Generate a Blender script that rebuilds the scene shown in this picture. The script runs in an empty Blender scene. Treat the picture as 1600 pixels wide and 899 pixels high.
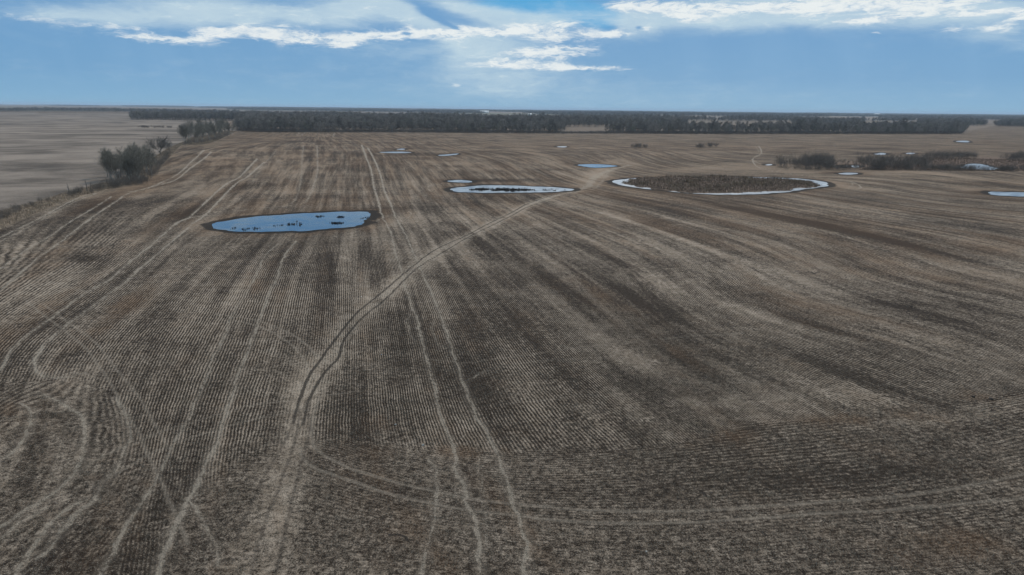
import bpy, math, random
import numpy as np
from mathutils import Vector, Matrix
R_ = math.radians
rng = np.random.default_rng(7); random.seed(7)
sc = bpy.context.scene
COL = sc.collection

# ------------------------------------------------------------------ camera
CAM_H = 30.0
FOC = 1067.0                      # focal length in photo pixels (1600 wide)
PITCH = math.atan((449.5 - 170.3) / FOC)
ROLL = math.atan(0.0103)
cam_d = bpy.data.cameras.new('camera'); cam = bpy.data.objects.new('camera', cam_d); COL.objects.link(cam)
cam_d.sensor_width = 36.0; cam_d.lens = 36.0 * FOC / 1600.0
cam_d.clip_start = 0.5; cam_d.clip_end = 90000.0
ROT = Matrix.Rotation(math.pi / 2 - PITCH, 3, 'X') @ Matrix.Rotation(ROLL, 3, 'Z')
cam.matrix_world = Matrix.Translation((0, 0, CAM_H)) @ ROT.to_4x4()
sc.camera = cam
sc.view_settings.view_transform = 'Standard'; sc.view_settings.look = 'None'
sc.view_settings.exposure = 0.0; sc.view_settings.gamma = 1.0; sc.view_settings.use_curve_mapping = False
RM = np.array(ROT)

def pix_dir(px, py):
    v = np.stack([(np.asarray(px, float) - 800) / FOC, -(np.asarray(py, float) - 449.5) / FOC, -np.ones_like(np.asarray(px, float))], -1)
    return v @ RM.T
def G(px, py, z=0.0):
    d = pix_dir(px, py); t = (z - CAM_H) / d[..., 2]
    return np.stack([d[..., 0] * t, d[..., 1] * t], -1)
def to_pix(x, y, z=0.0):
    v = np.stack([x, y, np.zeros_like(x) + z - CAM_H], -1) @ RM
    w = -v[..., 2]; w = np.where(w > 0.1, w, 0.1)
    return 800 + FOC * v[..., 0] / w, 449.5 - FOC * v[..., 1] / w
def azel(px, py):
    d = pix_dir(px, py); n = np.linalg.norm(d, axis=-1)
    return np.degrees(np.arctan2(d[..., 0], d[..., 1])), np.degrees(np.arcsin(d[..., 2] / n))
def hy(px): return 170.3 + (px - 800) * 0.0103

# ------------------------------------------------------------------ node helper
class E:
    def __init__(s, nt, k): s.nt = nt; s.k = k
    def _m(s, op, *a, clamp=False):
        n = s.nt.nodes.new('ShaderNodeMath'); n.operation = op; n.use_clamp = clamp
        for i, v in enumerate(a):
            if isinstance(v, E): s.nt.links.new(v.k, n.inputs[i])
            else: n.inputs[i].default_value = float(v)
        return E(s.nt, n.outputs[0])
    def __add__(s, o): return s._m('ADD', s, o)
    __radd__ = __add__
    def __sub__(s, o): return s._m('SUBTRACT', s, o)
    def __rsub__(s, o): return s._m('SUBTRACT', o, s)
    def __mul__(s, o): return s._m('MULTIPLY', s, o)
    __rmul__ = __mul__
    def __truediv__(s, o): return s._m('DIVIDE', s, o)
    def max(s, o): return s._m('MAXIMUM', s, o)
    def min(s, o): return s._m('MINIMUM', s, o)
    def abs(s): return s._m('ABSOLUTE', s)
    def sin(s): return s._m('SINE', s)
    def exp(s): return s._m('EXPONENT', s)
    def pow(s, o): return s._m('POWER', s, o)
    def clamp(s): return s._m('ADD', s, 0.0, clamp=True)
    def smooth(s, a, b, lo=0.0, hi=1.0):
        n = s.nt.nodes.new('ShaderNodeMapRange'); n.interpolation_type = 'SMOOTHSTEP'
        s.nt.links.new(s.k, n.inputs['Value'])
        for nm, v in (('From Min', a), ('From Max', b), ('To Min', lo), ('To Max', hi)): n.inputs[nm].default_value = v
        return E(s.nt, n.outputs[0])
def vec(nt, x, y, z=0.0):
    n = nt.nodes.new('ShaderNodeCombineXYZ')
    for i, v in enumerate((x, y, z)):
        if isinstance(v, E): nt.links.new(v.k, n.inputs[i])
        else: n.inputs[i].default_value = v
    return E(nt, n.outputs[0])
def sep(nt, v):
    n = nt.nodes.new('ShaderNodeSeparateXYZ'); nt.links.new(v.k, n.inputs[0])
    return [E(nt, o) for o in n.outputs]
def noise(nt, v, scale, detail=3.0, rough=0.55, dist=0.0, color=False):
    n = nt.nodes.new('ShaderNodeTexNoise'); nt.links.new(v.k, n.inputs['Vector'])
    n.inputs['Scale'].default_value = scale; n.inputs['Detail'].default_value = detail
    n.inputs['Roughness'].default_value = rough; n.inputs['Distortion'].default_value = dist
    return E(nt, n.outputs['Color' if color else 'Fac'])
def mix(nt, f, a, b):
    n = nt.nodes.new('ShaderNodeMix'); n.data_type = 'RGBA'
    if isinstance(f, E): nt.links.new(f.k, n.inputs['Factor'])
    else: n.inputs['Factor'].default_value = f
    for nm, v in (('A', a), ('B', b)):
        s = [i for i in n.inputs if i.name == nm and i.type == 'RGBA'][0]
        if isinstance(v, E): nt.links.new(v.k, s)
        else: s.default_value = (*v, 1.0)
    return E(nt, [o for o in n.outputs if o.type == 'RGBA'][0])
def attr(nt, name):
    n = nt.nodes.new('ShaderNodeAttribute'); n.attribute_name = name
    return E(nt, n.outputs['Vector'])
def lin(r, g, b, k=1.0):
    f = lambda c: (c / 255 / 12.92 if c / 255 <= 0.04045 else ((c / 255 + 0.055) / 1.055) ** 2.4) * k
    return (f(r), f(g), f(b))

# ------------------------------------------------------------------ world: sky with broken cloud
SUN_AZ, SUN_EL = 14.0, 40.0
SKY_STR = 0.1
world = bpy.data.worlds.new('World'); sc.world = world; world.use_nodes = True
wt = world.node_tree; wt.nodes.clear()
bg = wt.nodes.new('ShaderNodeBackground'); wo = wt.nodes.new('ShaderNodeOutputWorld')
wt.links.new(bg.outputs[0], wo.inputs[0]); bg.inputs['Strength'].default_value = SKY_STR
sky = wt.nodes.new('ShaderNodeTexSky'); sky.sky_type = 'NISHITA'; sky.sun_disc = False
sky.sun_elevation = R_(SUN_EL); sky.sun_rotation = R_(SUN_AZ); sky.altitude = 550
tc = wt.nodes.new('ShaderNodeTexCoord')
D = E(wt, tc.outputs['Generated']); dx, dy, dz = sep(wt, D)
U = dx._m('ARCTAN2', dx, dy) * (180 / math.pi)
V = dz._m('ARCSINE', dz) * (180 / math.pi)
UV = vec(wt, U * 0.2, V, dy * 0.35)
w1 = noise(wt, UV, 0.9, 4, 0.6, color=True); wx, wy, wz = sep(wt, w1)
w2n = noise(wt, vec(wt, U, V * 2.2, 3.0), 1.6, 5, 0.62); 
Uw = U + (wx - 0.5) * 5.0
Vw = V + (wy - 0.5) * 1.1 + (w2n - 0.5) * 0.35
def blobs(lst, Uc, Vc):
    F = None
    for e in lst:
        px, py, rx, ry = e[:4]; sl = e[4] if len(e) > 4 else 0.0; am = e[5] if len(e) > 5 else 1.0
        u0, v0 = azel(px, py); u1, v1 = azel(px + rx, py); _, v2 = azel(px, py + ry)
        a = abs(u1 - u0); b = abs(v2 - v0)
        du = Uc - float(u0)
        dv = Vc - float(v0)
        sl2 = -sl + 0.0
        dv = dv - du * (sl2 - 0.0)
        g = ((du / a)._m('POWER', (du / a).abs(), 2.0) + (dv / b)._m('POWER', (dv / b).abs(), 2.0)) * -1.0
        g = g.exp() * am
        F = g if F is None else F + g
    return F
white = [(230,60,55,4.5,.03,.75),(300,62,50,4.5,0,.85),(340,53,38,5,-.02),(400,52,48,6,.03),(438,54,45,9,.08),(492,63,45,5,.09),(545,71,20,6),(552,58,36,4,-.02),
 (610,54,50,6,-.03),(680,53,60,6),(760,49,70,5),(850,45,60,6,-.06),(880,57,55,5,-.04),(960,51,28,4,-.06),(885,77,40,7,-.05),(830,84,50,6),
 (800,100,60,5),(880,105,80,3,.02),(985,10,38,6),(1045,14,60,7,.1),(1078,25,28,5,.05),(1120,10,70,6,.0),(1010,47,14,4),(1250,6,70,6),(1340,12,115,9),(1405,27,70,5,-.08),(1190,14,60,5),
 (1350,33,38,3),(1480,4,130,5),(1535,20,60,4,-.03),(1590,25,25,6),(1555,43,18,5),(1492,46,24,4),(1363,52,8,2,0,.6),(712,133,11,2,0,.55),(100,35,110,4,.03,.7)]
hz = [(1080,20,260,20,0,.5),(1450,30,220,20,0,.45),(300,34,160,14,0,.35),(330,14,130,24,0,.8),(460,28,70,14,0,.6),(560,12,65,24,0,1),(650,30,70,18,.4,.9),(760,20,90,12,.22,1),(830,34,60,14,0,.8),(775,66,80,24,0,.6),
 (730,90,55,45,0,.32),(810,118,100,40,0,.42),(1000,38,60,22,0,.8),(1200,10,120,18,0,.9),(1270,22,100,16,0,.9),(1140,38,60,14,0,.5),(1500,15,130,18,0,.7),
 (120,25,120,16,0,.6),(1550,52,70,18,0,.45),(990,150,420,22,0,.18),(1590,72,30,12,0,.3),(600,75,90,24,0,.3),(560,120,500,26,0,.12)]
clear = [(860,16,95,24,.05,1.3),(800,8,70,8,0,.8),(940,30,30,22,0,.6)]
gap = [(668,18,26,7,.55,1.2),(700,38,26,5,.5,1.1),(430,33,60,6,.1,.4),(632,52,10,3,0,.9),(645,62,16,2.5,0,.8),(950,44,14,4.5,0,1.2),(998,44,6,3.5,0,1)]
Fw = blobs([(e[0], e[1], e[2] * 1.05, e[3] * 1.45, *e[4:]) for e in white], Uw * 0.5 + U * 0.5, Vw * 0.5 + V * 0.5)
Fh = blobs(hz, Uw * 0.5 + U * 0.5, Vw * 0.35 + V * 0.65)
Fc = blobs(clear, Uw * 0.5 + U * 0.5, Vw * 0.3 + V * 0.7)
Fg = blobs(gap, Uw * 0.3 + U * 0.7, Vw * 0.3 + V * 0.7)
# cloud deck that carries on above and to both sides of the view
side = U.abs().smooth(37, 50); high = V.smooth(8.2, 14)
Cp = vec(wt, dx / (dz.max(0.03) + 0.1), dy / (dz.max(0.03) + 0.1), 0.0)
cn = noise(wt, Cp, 0.9, 5, 0.6)
Fw = Fw * (1.0 - Fg * 0.9).max(0.0) + side * V.smooth(3, 6) * cn.smooth(0.45, 0.7) * 0.8 + high * cn.smooth(0.52, 0.68) * 0.9
Fh = Fh * (1.0 - Fg * 0.75).max(0.0) + high * cn.smooth(0.38, 0.62) * 0.8 + side * V.smooth(2, 8) * 0.5
n1 = noise(wt, vec(wt, Uw * 0.33, Vw * 1.0, 1.0), 1.1, 7, 0.62)
n2 = noise(wt, vec(wt, Uw * 0.16, Vw * 0.4, 5.0), 1.3, 4, 0.55)
n3 = noise(wt, vec(wt, Uw * 0.6, Vw * 2.4, 9.0), 1.6, 6, 0.65)
Wx = ((Fh + Fw) * 0.42 + (n3 - 0.5) * 2.4 + (n1 - 0.5) * 1.6 - 0.42).smooth(0.0, 0.9) * Fh.smooth(.2, .8) * 0.55
W = (Fw * 1.15 + (n1 - 0.5) * 2.0 + (n3 - 0.5) * 2.0).smooth(0.05, 1.35) * Fw.smooth(0.02, 0.3)
H = (Fh * (0.75 + n2 * 0.9) + (n1 - 0.5) * 0.7 + (n3 - 0.5) * 0.3).smooth(0.0, 1.1)
ramp = wt.nodes.new('ShaderNodeValToRGB'); wt.links.new((V / 12.0).k, ramp.inputs[0])
cr = ramp.color_ramp; K = 1.0 / SKY_STR
pts = [(0.0, (128,178,211)), (0.06, (121,171,208)), (0.2, (109,160,203)), (0.5, (104,154,200)), (1.0, (101,155,204))]
cr.elements[0].position = 0; cr.elements[1].position = 1
for p, c in pts[1:-1]: cr.elements.new(p)
for el, (p, c) in zip(cr.elements, pts): el.color = (*lin(*c), 1)
def scalec(c, k):
    n = wt.nodes.new('ShaderNodeVectorMath'); n.operation = 'SCALE'; wt.links.new(c.k, n.inputs[0]); n.inputs['Scale'].default_value = k
    return E(wt, n.outputs[0])
deck = scalec(E(wt, ramp.outputs[0]), K)
nish = E(wt, sky.outputs[0])
base = mix(wt, V.smooth(9, 26) * 0.75 + 0.06, deck, nish)
base = mix(wt, (Fc.smooth(0.15, 1.0) * (1.0 - side)), base, lin(92, 168, 217, K))
shaft = noise(wt, vec(wt, U * 0.22 + V * 0.05, V * 0.03, 2.0), 1.0, 4, 0.6).smooth(.42, .68) * V.smooth(0.3, 2.0) * (1.0 - V.smooth(5.0, 8.0))
base = mix(wt, shaft * 0.22, base, lin(140, 180, 215, K))
base = mix(wt, H * (0.50 + n1 * 0.45 + n3 * 0.2), base, lin(196, 217, 228, K))
shade = (n3 * 0.6 + n1 * 0.4 + (Fw - 0.6) * 0.08).smooth(0.38, 0.60)
wcol = mix(wt, shade, lin(160, 190, 216, K), lin(236, 241, 241, K))
fin = mix(wt, (W * 0.93).max(Wx), base, wcol)
below = V.smooth(-3.0, -0.3)
fin = mix(wt, below, lin(95, 95, 98, K), fin)
wt.links.new(fin.k, bg.inputs['Color'])

sun_d = bpy.data.lights.new('sun', 'SUN'); sun_d.energy = 2.9; sun_d.angle = R_(0.53); sun_d.color = (1.0, 0.945, 0.87)
sun = bpy.data.objects.new('sun', sun_d); COL.objects.link(sun)
sd = Vector((math.sin(R_(SUN_AZ)) * math.cos(R_(SUN_EL)), math.cos(R_(SUN_AZ)) * math.cos(R_(SUN_EL)), math.sin(R_(SUN_EL))))
sun.rotation_euler = sd.to_track_quat('Z', 'Y').to_euler()
sun.location = (0, 0, 80)

# ------------------------------------------------------------------ object helpers
def tag(o, label=None, cat=None, group=None, kind=None):
    for k, v in (('label', label), ('category', cat), ('group', group), ('kind', kind)):
        if v: o[k] = v
    return o
def mesh_np(name, V3, F3, mats=(), smooth=False, n=3, midx=None):
    V3 = np.asarray(V3, np.float32); F3 = np.asarray(F3, np.int32)
    me = bpy.data.meshes.new(name)
    me.vertices.add(len(V3)); me.vertices.foreach_set('co', V3.ravel())
    me.loops.add(F3.size); me.loops.foreach_set('vertex_index', F3.ravel())
    me.polygons.add(len(F3)); me.polygons.foreach_set('loop_start', np.arange(0, F3.size, n, dtype=np.int32))
    if midx is not None: me.polygons.foreach_set('material_index', np.asarray(midx, np.int32))
    me.update(calc_edges=True)
    for m in mats: me.materials.append(m)
    if smooth: me.shade_smooth()
    return me
def obj(name, me, parent=None, loc=None):
    o = bpy.data.objects.new(name, me); COL.objects.link(o)
    if parent is not None: o.parent = parent
    if loc is not None: o.location = loc
    return o
def catmull(P, n=8):
    P = np.asarray(P, float)
    if len(P) < 3:
        t = np.linspace(0, 1, n * 2)[:, None]; return P[0] * (1 - t) + P[-1] * t
    Q = np.vstack([2 * P[0] - P[1], P, 2 * P[-1] - P[-2]]); out = []
    for i in range(1, len(Q) - 2):
        a, b, c, d = Q[i - 1:i + 3]
        for t in np.linspace(0, 1, n, endpoint=False):
            out.append(0.5 * (2 * b + (c - a) * t + (2 * a - 5 * b + 4 * c - d) * t * t + (3 * b - a - 3 * c + d) * t ** 3))
    out.append(P[-1]); return np.array(out)
def closed_catmull(P, n=6):
    P = np.asarray(P, float); N = len(P); out = []
    for i in range(N):
        a, b, c, d = P[(i - 1) % N], P[i], P[(i + 1) % N], P[(i + 2) % N]
        for t in np.linspace(0, 1, n, endpoint=False):
            out.append(0.5 * (2 * b + (c - a) * t + (2 * a - 5 * b + 4 * c - d) * t * t + (3 * b - a - 3 * c + d) * t ** 3))
    return np.array(out)
def Gl(P): P = np.asarray(P, float); return G(P[:, 0], P[:, 1])
def inside(P, x, y):
    r = np.zeros(np.shape(x), bool); n = len(P)
    for i in range(n):
        x0, y0 = P[i]; x1, y1 = P[(i + 1) % n]
        if y0 == y1: continue
        c = ((y0 > y) != (y1 > y)) & (x < (x1 - x0) * (y - y0) / (y1 - y0) + x0)
        r ^= c
    return r
def segdist(P, x, y, closed=True):
    d = np.full(np.shape(x), 1e9); n = len(P)
    for i in range(n if closed else n - 1):
        ax, ay = P[i]; bx, by = P[(i + 1) % n]
        ux, uy = bx - ax, by - ay; L = ux * ux + uy * uy + 1e-9
        t = np.clip(((x - ax) * ux + (y - ay) * uy) / L, 0, 1)
        d = np.minimum(d, (x - ax - t * ux) ** 2 + (y - ay - t * uy) ** 2)
    return np.sqrt(d)
def sdf(P, x, y):
    d = segdist(P, x, y); return np.where(inside(P, x, y), -d, d)
def ss(a, b, x):
    t = np.clip((x - a) / (b - a), 0, 1); return t * t * (3 - 2 * t)

_lat = np.random.default_rng(99).random((256, 256))
def vnoise(x, y):
    xi, yi = np.floor(x).astype(int), np.floor(y).astype(int); fx, fy = x - xi, y - yi; fx = fx * fx * (3 - 2 * fx); fy = fy * fy * (3 - 2 * fy)
    g = lambda a, b: _lat[a % 256, b % 256]
    return (g(xi, yi) * (1 - fx) + g(xi + 1, yi) * fx) * (1 - fy) + (g(xi, yi + 1) * (1 - fx) + g(xi + 1, yi + 1) * fx) * fy - .5
def ragged(P, amp, sc_, seed):
    t = np.roll(P, -1, 0) - np.roll(P, 1, 0); t = t / np.hypot(*t.T)[:, None]; n = np.stack([t[:, 1], -t[:, 0]], -1)
    return P + n * (amp * 2 * vnoise(P[:, 0] / sc_ + seed, P[:, 1] / sc_) + amp * vnoise(P[:, 0] / sc_ * 2.7, P[:, 1] / sc_ * 2.7 + seed))[:, None]
# ------------------------------------------------------------------ layout on the ground
PONDS = {  # outlines
 'main': [(329,354),(337,348),(365,342),(400,338),(440,335),(490,332),(540,330.5),(568,331),(577,335),(577,341),(570,347),(552,353),(520,357),(480,360),(430,361.5),(380,361.5),(345,359)],
 'reed': [(702,296),(715,293),(745,290),(780,289.6),(830,291),(870,293),(895,295.5),(885,298.5),(850,300),(800,301),(750,301),(718,299.5)],
 'sliver': [(698,283),(708,281.5),(724,281.2),(738,283),(735,284.8),(715,285)],
 'crossing': [(903,257.6),(915,256.6),(940,256.8),(962,259),(955,261),(930,262),(912,260)],
 'farleft': [(594,238),(612,237),(636,237.4),(640,238.8),(615,239.2)],
 'farmid': [(686,242.2),(700,241.2),(716,239.8),(713,241.6),(700,243.2),(688,243.4)],
 'fartip': [(620,233.6),(628,232.2),(633,233),(628,234.2)],
 'right': [(1541,301.5),(1550,299.5),(1575,300),(1610,301),(1650,303),(1640,307),(1590,306.5),(1555,305)],
 'stub': [(1309,271.5),(1318,270),(1334,270),(1342,271.3),(1325,272.8)],
 'dot': [(1368,241),(1374,239),(1383,239.4),(1384,241),(1375,242)],
 'dotb': [(1415,240),(1422,238.8),(1430,239.4),(1424,240.8)],
 'slough': [(1508,259),(1515,256),(1535,256.5),(1547,260),(1560,263),(1545,265.5),(1520,264),(1500,262)],
 'sloughb': [(1305,259.5),(1315,258.3),(1324,259),(1318,262.5),(1308,262)],
 'sloughc': [(1331,259),(1340,258),(1343,260.5),(1335,262)],
 'spot': [(1494,221.5),(1502,220),(1516,220.5),(1512,222.3)],
 'spotb': [(1528,221.3),(1540,220.4),(1552,221),(1545,222.5)],
 'spotc': [(870,229.5),(878,228.6),(886,229.2),(880,230.4)],
 'spotd': [(1195,257.5),(1203,256.5),(1207,257.5),(1201,258.3)],
}
RING_OUT = [(958,285),(964,281.5),(985,279),(1020,277.5),(1080,277),(1150,276.8),(1215,277.5),(1260,280),(1285,284),(1296,288),(1288,291.5),(1260,295.6),(1235,298.9),(1200,302.2),(1150,303.6),(1100,302.9),(1050,299.2),(1010,294.8),(975,290)]
RING_IN = [(975,285),(984,280.5),(1010,277.9),(1080,276.9),(1150,276.9),(1200,278.6),(1245,281.5),(1270,284.5),(1280,288.5),(1270,292),(1245,295.2),(1210,298.6),(1160,301),(1100,301.8),(1050,298.7),(1010,294.2),(984,290)]
PW = {k: ragged(closed_catmull(Gl(v), 10), min(.9, .05 * np.ptp(Gl(v)[:, 0])), 4.0, 3) for k, v in PONDS.items()}
RO = ragged(closed_catmull(Gl(RING_OUT), 8), .9, 5.0, 11); RI = ragged(closed_catmull(Gl(RING_IN), 8), 2.2, 4.5, 23)
WATER_Z = -0.10

def relief(x, y):
    r = np.hypot(x, y)
    h = 0.25 * np.sin(x / 31 + y / 47) + 0.22 * np.sin(x / 53 - y / 71 + 1.3) + 0.12 * np.sin(y / 23 + x / 90)
    h = h * ss(45, 160, r) * (1 - ss(500, 900, r))
    far = ss(2500, 7000, r)
    h = h + far * (4 * np.sin(x / 1500 + 1) * np.sin(y / 2100) + 5 * ss(0, -4000, x) + 2.5 * np.sin(x / 700 + y / 900))
    return h
flat = None
def height(x, y):                     # ground height at any point
    x = np.asarray(x, float); y = np.asarray(y, float)
    h = relief(x, y)
    for P in list(PW.values()) + [RO]:
        c = P.mean(0); rad = np.max(np.hypot(*(P - c).T)) + 30
        m = np.hypot(x - c[0], y - c[1]) < rad
        if not m.any(): continue
        d = sdf(P, x[m], y[m])
        f = ss(1.0, 22.0, d); hh = h[m] * f
        dip = -0.16 * (1 - ss(0.8, 5.0, d)) - 0.35 * ss(0.5, -4, d)
        if P is RO:
            di = sdf(RI, x[m], y[m]); dip = dip + (0.35 + 0.30) * ss(0.6, -1.2, di)
        h[m] = hh + dip
    return h

# ------------------------------------------------------------------ ground mesh (finer near the viewpoint, out to the horizon)
az_f = np.radians(np.linspace(-46, 46, 1050)); az_c = np.radians(np.linspace(50, 310, 60))
AZ = np.concatenate([az_f, az_c])
dep = np.concatenate([np.linspace(46, 12, 360, endpoint=False), np.linspace(12, 2.4, 230, endpoint=False), np.geomspace(2.4, 0.065, 60)])
RR = CAM_H / np.tan(np.radians(dep)); RR = np.concatenate([[4.0, 15.0], RR])
nr, na = len(RR), len(AZ); nf = len(az_f)
XX = RR[:, None] * np.sin(AZ)[None]; YY = RR[:, None] * np.cos(AZ)[None]

def slices(P, pad):
    P = np.atleast_2d(P); r = np.hypot(P[:, 0], P[:, 1]); a = np.arctan2(P[:, 0], P[:, 1])
    r0, r1 = max(r.min() - pad, 1), r.max() + pad; pa = pad / max(r.min() - pad, 3)
    i0, i1 = np.searchsorted(RR, [r0, r1]); j0, j1 = np.searchsorted(az_f, [a.min() - pa, a.max() + pa])
    return slice(max(i0 - 1, 0), min(i1 + 1, nr)), slice(max(j0 - 1, 0), min(j1 + 1, nf))
def layer(): return np.zeros((nr, na), np.float32)
TRK, RUT, MUD, TAN, DRK, PAL, STRIP, LEFT, FARF = [layer() for _ in range(9)]
WXX = XX + .42 * vnoise(XX / 1.7, YY / 1.7) + .22 * vnoise(XX / .6 + 9, YY / .6)
WYY = YY + .42 * vnoise(XX / 1.7 + 50, YY / 1.7 + 7) + .22 * vnoise(XX / .6, YY / .6 + 33)
WDN = 0.55 + 0.9 * (vnoise(XX / 2.3, YY / 2.3 + 80) + .5) + .5 * vnoise(XX / 7, YY / 7)
def line(L, pts, w, amp=1.0, soft=0.75, world=False):
    P = catmull(pts, 6) if not world else np.asarray(pts)
    W_ = P if world else Gl(P)
    for a, b in zip(W_[:-1], W_[1:]):
        w_ = max(w, 0.00125 * float(np.hypot(*a))); pad = w_ * (1 + soft) + 0.3
        sl = slices(np.array([a, b]), pad); x, y = (XX[sl] * .7 + WXX[sl] * .3, YY[sl] * .7 + WYY[sl] * .3) if L is not TRK else (WXX[sl], WYY[sl])
        if x.size == 0: continue
        d = segdist(np.array([a, b]), x, y, closed=False)
        ww = w_ if L is not TRK else w_ * WDN[sl]
        k = amp * (1 - ss(ww * (1 - soft), ww * (1 + soft), d))
        L[sl] = np.maximum(L[sl], k)

T = [ # pale straw lines (points, half width m, strength)
 ([(402,247),(375,277),(350,292),(302,336),(275,350),(263,360),(233,385),(200,410),(167,437),(127,460),(90,488),(50,517),(20,543),(0,575),(-20,620)],.22,1),
 ([(413,253),(387,277),(367,290),(327,332),(300,350),(290,360),(263,382),(240,400),(213,423),(187,445),(157,467),(127,490),(100,510),(73,533),(57,557),(53,573),(67,587),(97,590),(130,583)],.22,1),
 ([(345,337),(310,339),(285,345),(269,354)],.5,.8),
 ([(330,237),(317,249),(297,264),(275,282),(245,292),(200,305),(185,315),(150,337),(117,360),(90,380),(60,400),(33,423),(0,450),(-30,480)],.25,.9),
 ([(175,309),(150,325),(105,350),(80,367),(50,383),(27,398),(0,417),(-30,440)],.2,.8),
 ([(319,234),(297,255),(282,270),(260,283),(215,300),(140,306),(100,322),(62,342),(17,362),(-20,380)],.25,.8),
 ([(150,305),(125,314),(82,335),(30,362),(-10,380)],.2,.6),
 ([(455,235),(437,380)],.01,.0),
 ([(437,380),(413,400),(400,430),(383,460),(363,493),(350,527),(333,560),(318,602),(297,650),(267,703),(247,743),(227,777),(200,817),(173,867),(153,899),(140,930)],.16,.85),
 ([(462,377),(443,403),(433,433),(420,460),(410,487),(400,513),(390,543),(373,587),(367,603),(350,657),(337,693),(317,733),(297,777),(280,813),(263,843),(247,887),(235,930)],.2,1),
 ([(40,467),(67,490),(103,517),(133,543),(153,570),(173,600),(200,650),(220,683),(233,717),(247,743),(263,780),(277,807),(293,850)],.12,.6),
 ([(67,473),(113,507),(147,533),(167,557),(190,587),(205,604),(227,637),(247,673),(263,700)],.12,.6),
 ([(300,783),(313,807),(330,847),(343,883)],.13,.7),
 ([(33,630),(50,650),(43,677),(27,700),(7,717)],.22,.8),
 ([(67,617),(100,633),(127,653),(133,677),(130,710),(113,743),(83,770),(40,797),(0,827),(-30,850)],.22,.8),
 ([(180,620),(197,650),(203,680),(193,713),(173,743),(143,783),(110,817),(73,857),(53,873)],.2,.75),
 ([(127,783),(100,800),(73,827),(53,853),(30,887),(15,915)],.18,.9),
 ([(150,783),(125,800),(100,822),(80,850),(60,870)],.2,.8),
 ([(63,797),(33,817),(0,847)],.2,.7),
 ([(60,787),(130,733),(167,710),(207,695),(247,677),(300,660),(360,643),(400,633),(500,620),(560,612)],.11,.6),
 ([(143,763),(200,730),(233,710),(283,690),(333,673),(400,655),(483,641)],.11,.55),
 ([(333,490),(383,497),(420,507),(457,523),(483,543),(498,560)],.12,.7),
 ([(345,500),(377,503),(410,513),(443,530),(467,550),(483,577)],.12,.7),
 ([(60,433),(97,443),(133,453)],.1,.5),
 ([(500,620),(490,650),(487,673),(493,700),(531,725),(580,743),(630,757),(680,768),(730,778),(797,787),(863,793),(930,798),(1061,799),(1161,794),(1262,787),(1364,780),(1431,773),(1520,758),(1620,738)],.12,.75),
 ([(470,700),(472,715),(493,732),(531,746),(580,763),(630,777),(680,788),(730,797),(797,805),(863,812),(930,817),(1061,817),(1161,811),(1262,804),(1364,799),(1465,791),(1620,777)],.12,.75),
 ([(565,227),(572,245),(580,267),(584,290),(591,315),(597,337),(610,362),(618,393),(627,423),(637,457),(650,497),(658,530),(667,567),(677,600),(685,640),(697,673),(710,700),(710,727),(717,743),(727,767),(730,787),(740,813),(747,840),(750,867),(752,899),(754,930)],.2,.9),
 ([(575,232),(585,250),(595,275),(600,295),(610,317),(617,337),(633,365),(645,393),(658,423),(673,457),(687,490),(698,523),(710,560),(727,605),(743,650),(760,670),(773,703),(783,733),(797,767),(807,800),(817,827),(827,853),(820,877),(827,905)],.2,.9),
 ([(670,713),(680,740),(682,783),(677,820),(670,853),(657,897),(650,930)],.16,.7),
 ([(747,727),(750,750),(753,780),(757,813),(760,850)],.14,.55),
 ([(645,480),(637,500),(640,520),(650,540)],.15,.6),([(678,500),(674,518),(682,530),(690,545)],.15,.6),
 ([(650,503),(670,493),(693,485),(717,477),(763,467),(813,460),(863,457),(920,452)],.13,.5),
 ([(673,562),(730,568),(763,563),(813,557),(863,550),(913,542),(963,537),(1060,528),(1160,520)],.12,.5),
 ([(718,610),(731,597),(747,587),(780,573),(830,567),(897,560)],.14,.55),
 ([(743,637),(830,628),(897,620),(1000,608),(1100,596),(1300,580),(1600,548)],.16,.25),
 ([(495,228),(496,245),(495,275),(482,310),(472,319),(430,325),(400,327),(370,331)],.25,.6),
 ([(474,228),(472,250),(470,285),(462,312),(450,322)],.25,.5),
 ([(432,233),(410,260),(395,285)],.2,.5),([(447,236),(425,262)],.2,.4),
 ([(668,294),(672,290),(690,287),(705,286)],.4,.6),([(668,294),(675,299),(690,300),(705,299)],.4,.6),
 ([(682,295),(687,291),(700,289)],.3,.5),
 ([(585,355),(610,352),(635,342),(642,335),(638,330)],.4,.5),([(580,350),(600,340),(620,333)],.5,.5),
 ([(585,360),(600,352),(625,350)],.4,.4),
 ([(1185,228),(1190,238),(1180,245),(1176,252),(1188,262),(1230,270),(1290,278),(1330,284),(1345,292),(1338,297)],.35,.7),
 ([(1210,238),(1183,244),(1178,252),(1200,260)],.3,.6),
 ([(1180,228),(1187,238)],.3,.5),([(1304,222),(1304,231)],.13,.3),([(1308.5,222),(1309.5,231)],.13,.3),
 ([(1300,280),(1325,283),(1332,288),(1325,294)],.5,.5),([(1332,282),(1318,290),(1330,296)],.4,.4),
 ([(470,205),(462,212)],.5,.7),([(478,206),(470,213)],.5,.6),([(523,208),(519,215)],.5,.7),
 ([(800,331),(825,317),(862,306),(900,297)],.8,.6),([(900,297),(918,292),(925,282),(940,272),(960,264),(985,258)],2.2,.55),([(900,297),(925,296),(940,285),(950,270)],1.2,.4),
]
THN = layer()
for p, w, a in T:
    if a > 0 and w < .125: line(THN, p, w * 1.35, min(1, a * 1.3), .8)
    elif a > 0: line(TRK, p, w, a)
    if .12 < w < .3: line(THN, p, w * 2.2, .45 * a, .8)
V1 = [(900,298),(862,305),(825,316),(800,330),(760,350),(730,367),(680,390),(640,420),(597,457),(557,490),(530,523),(510,550),(493,573),(480,593),(468,625)]
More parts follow.
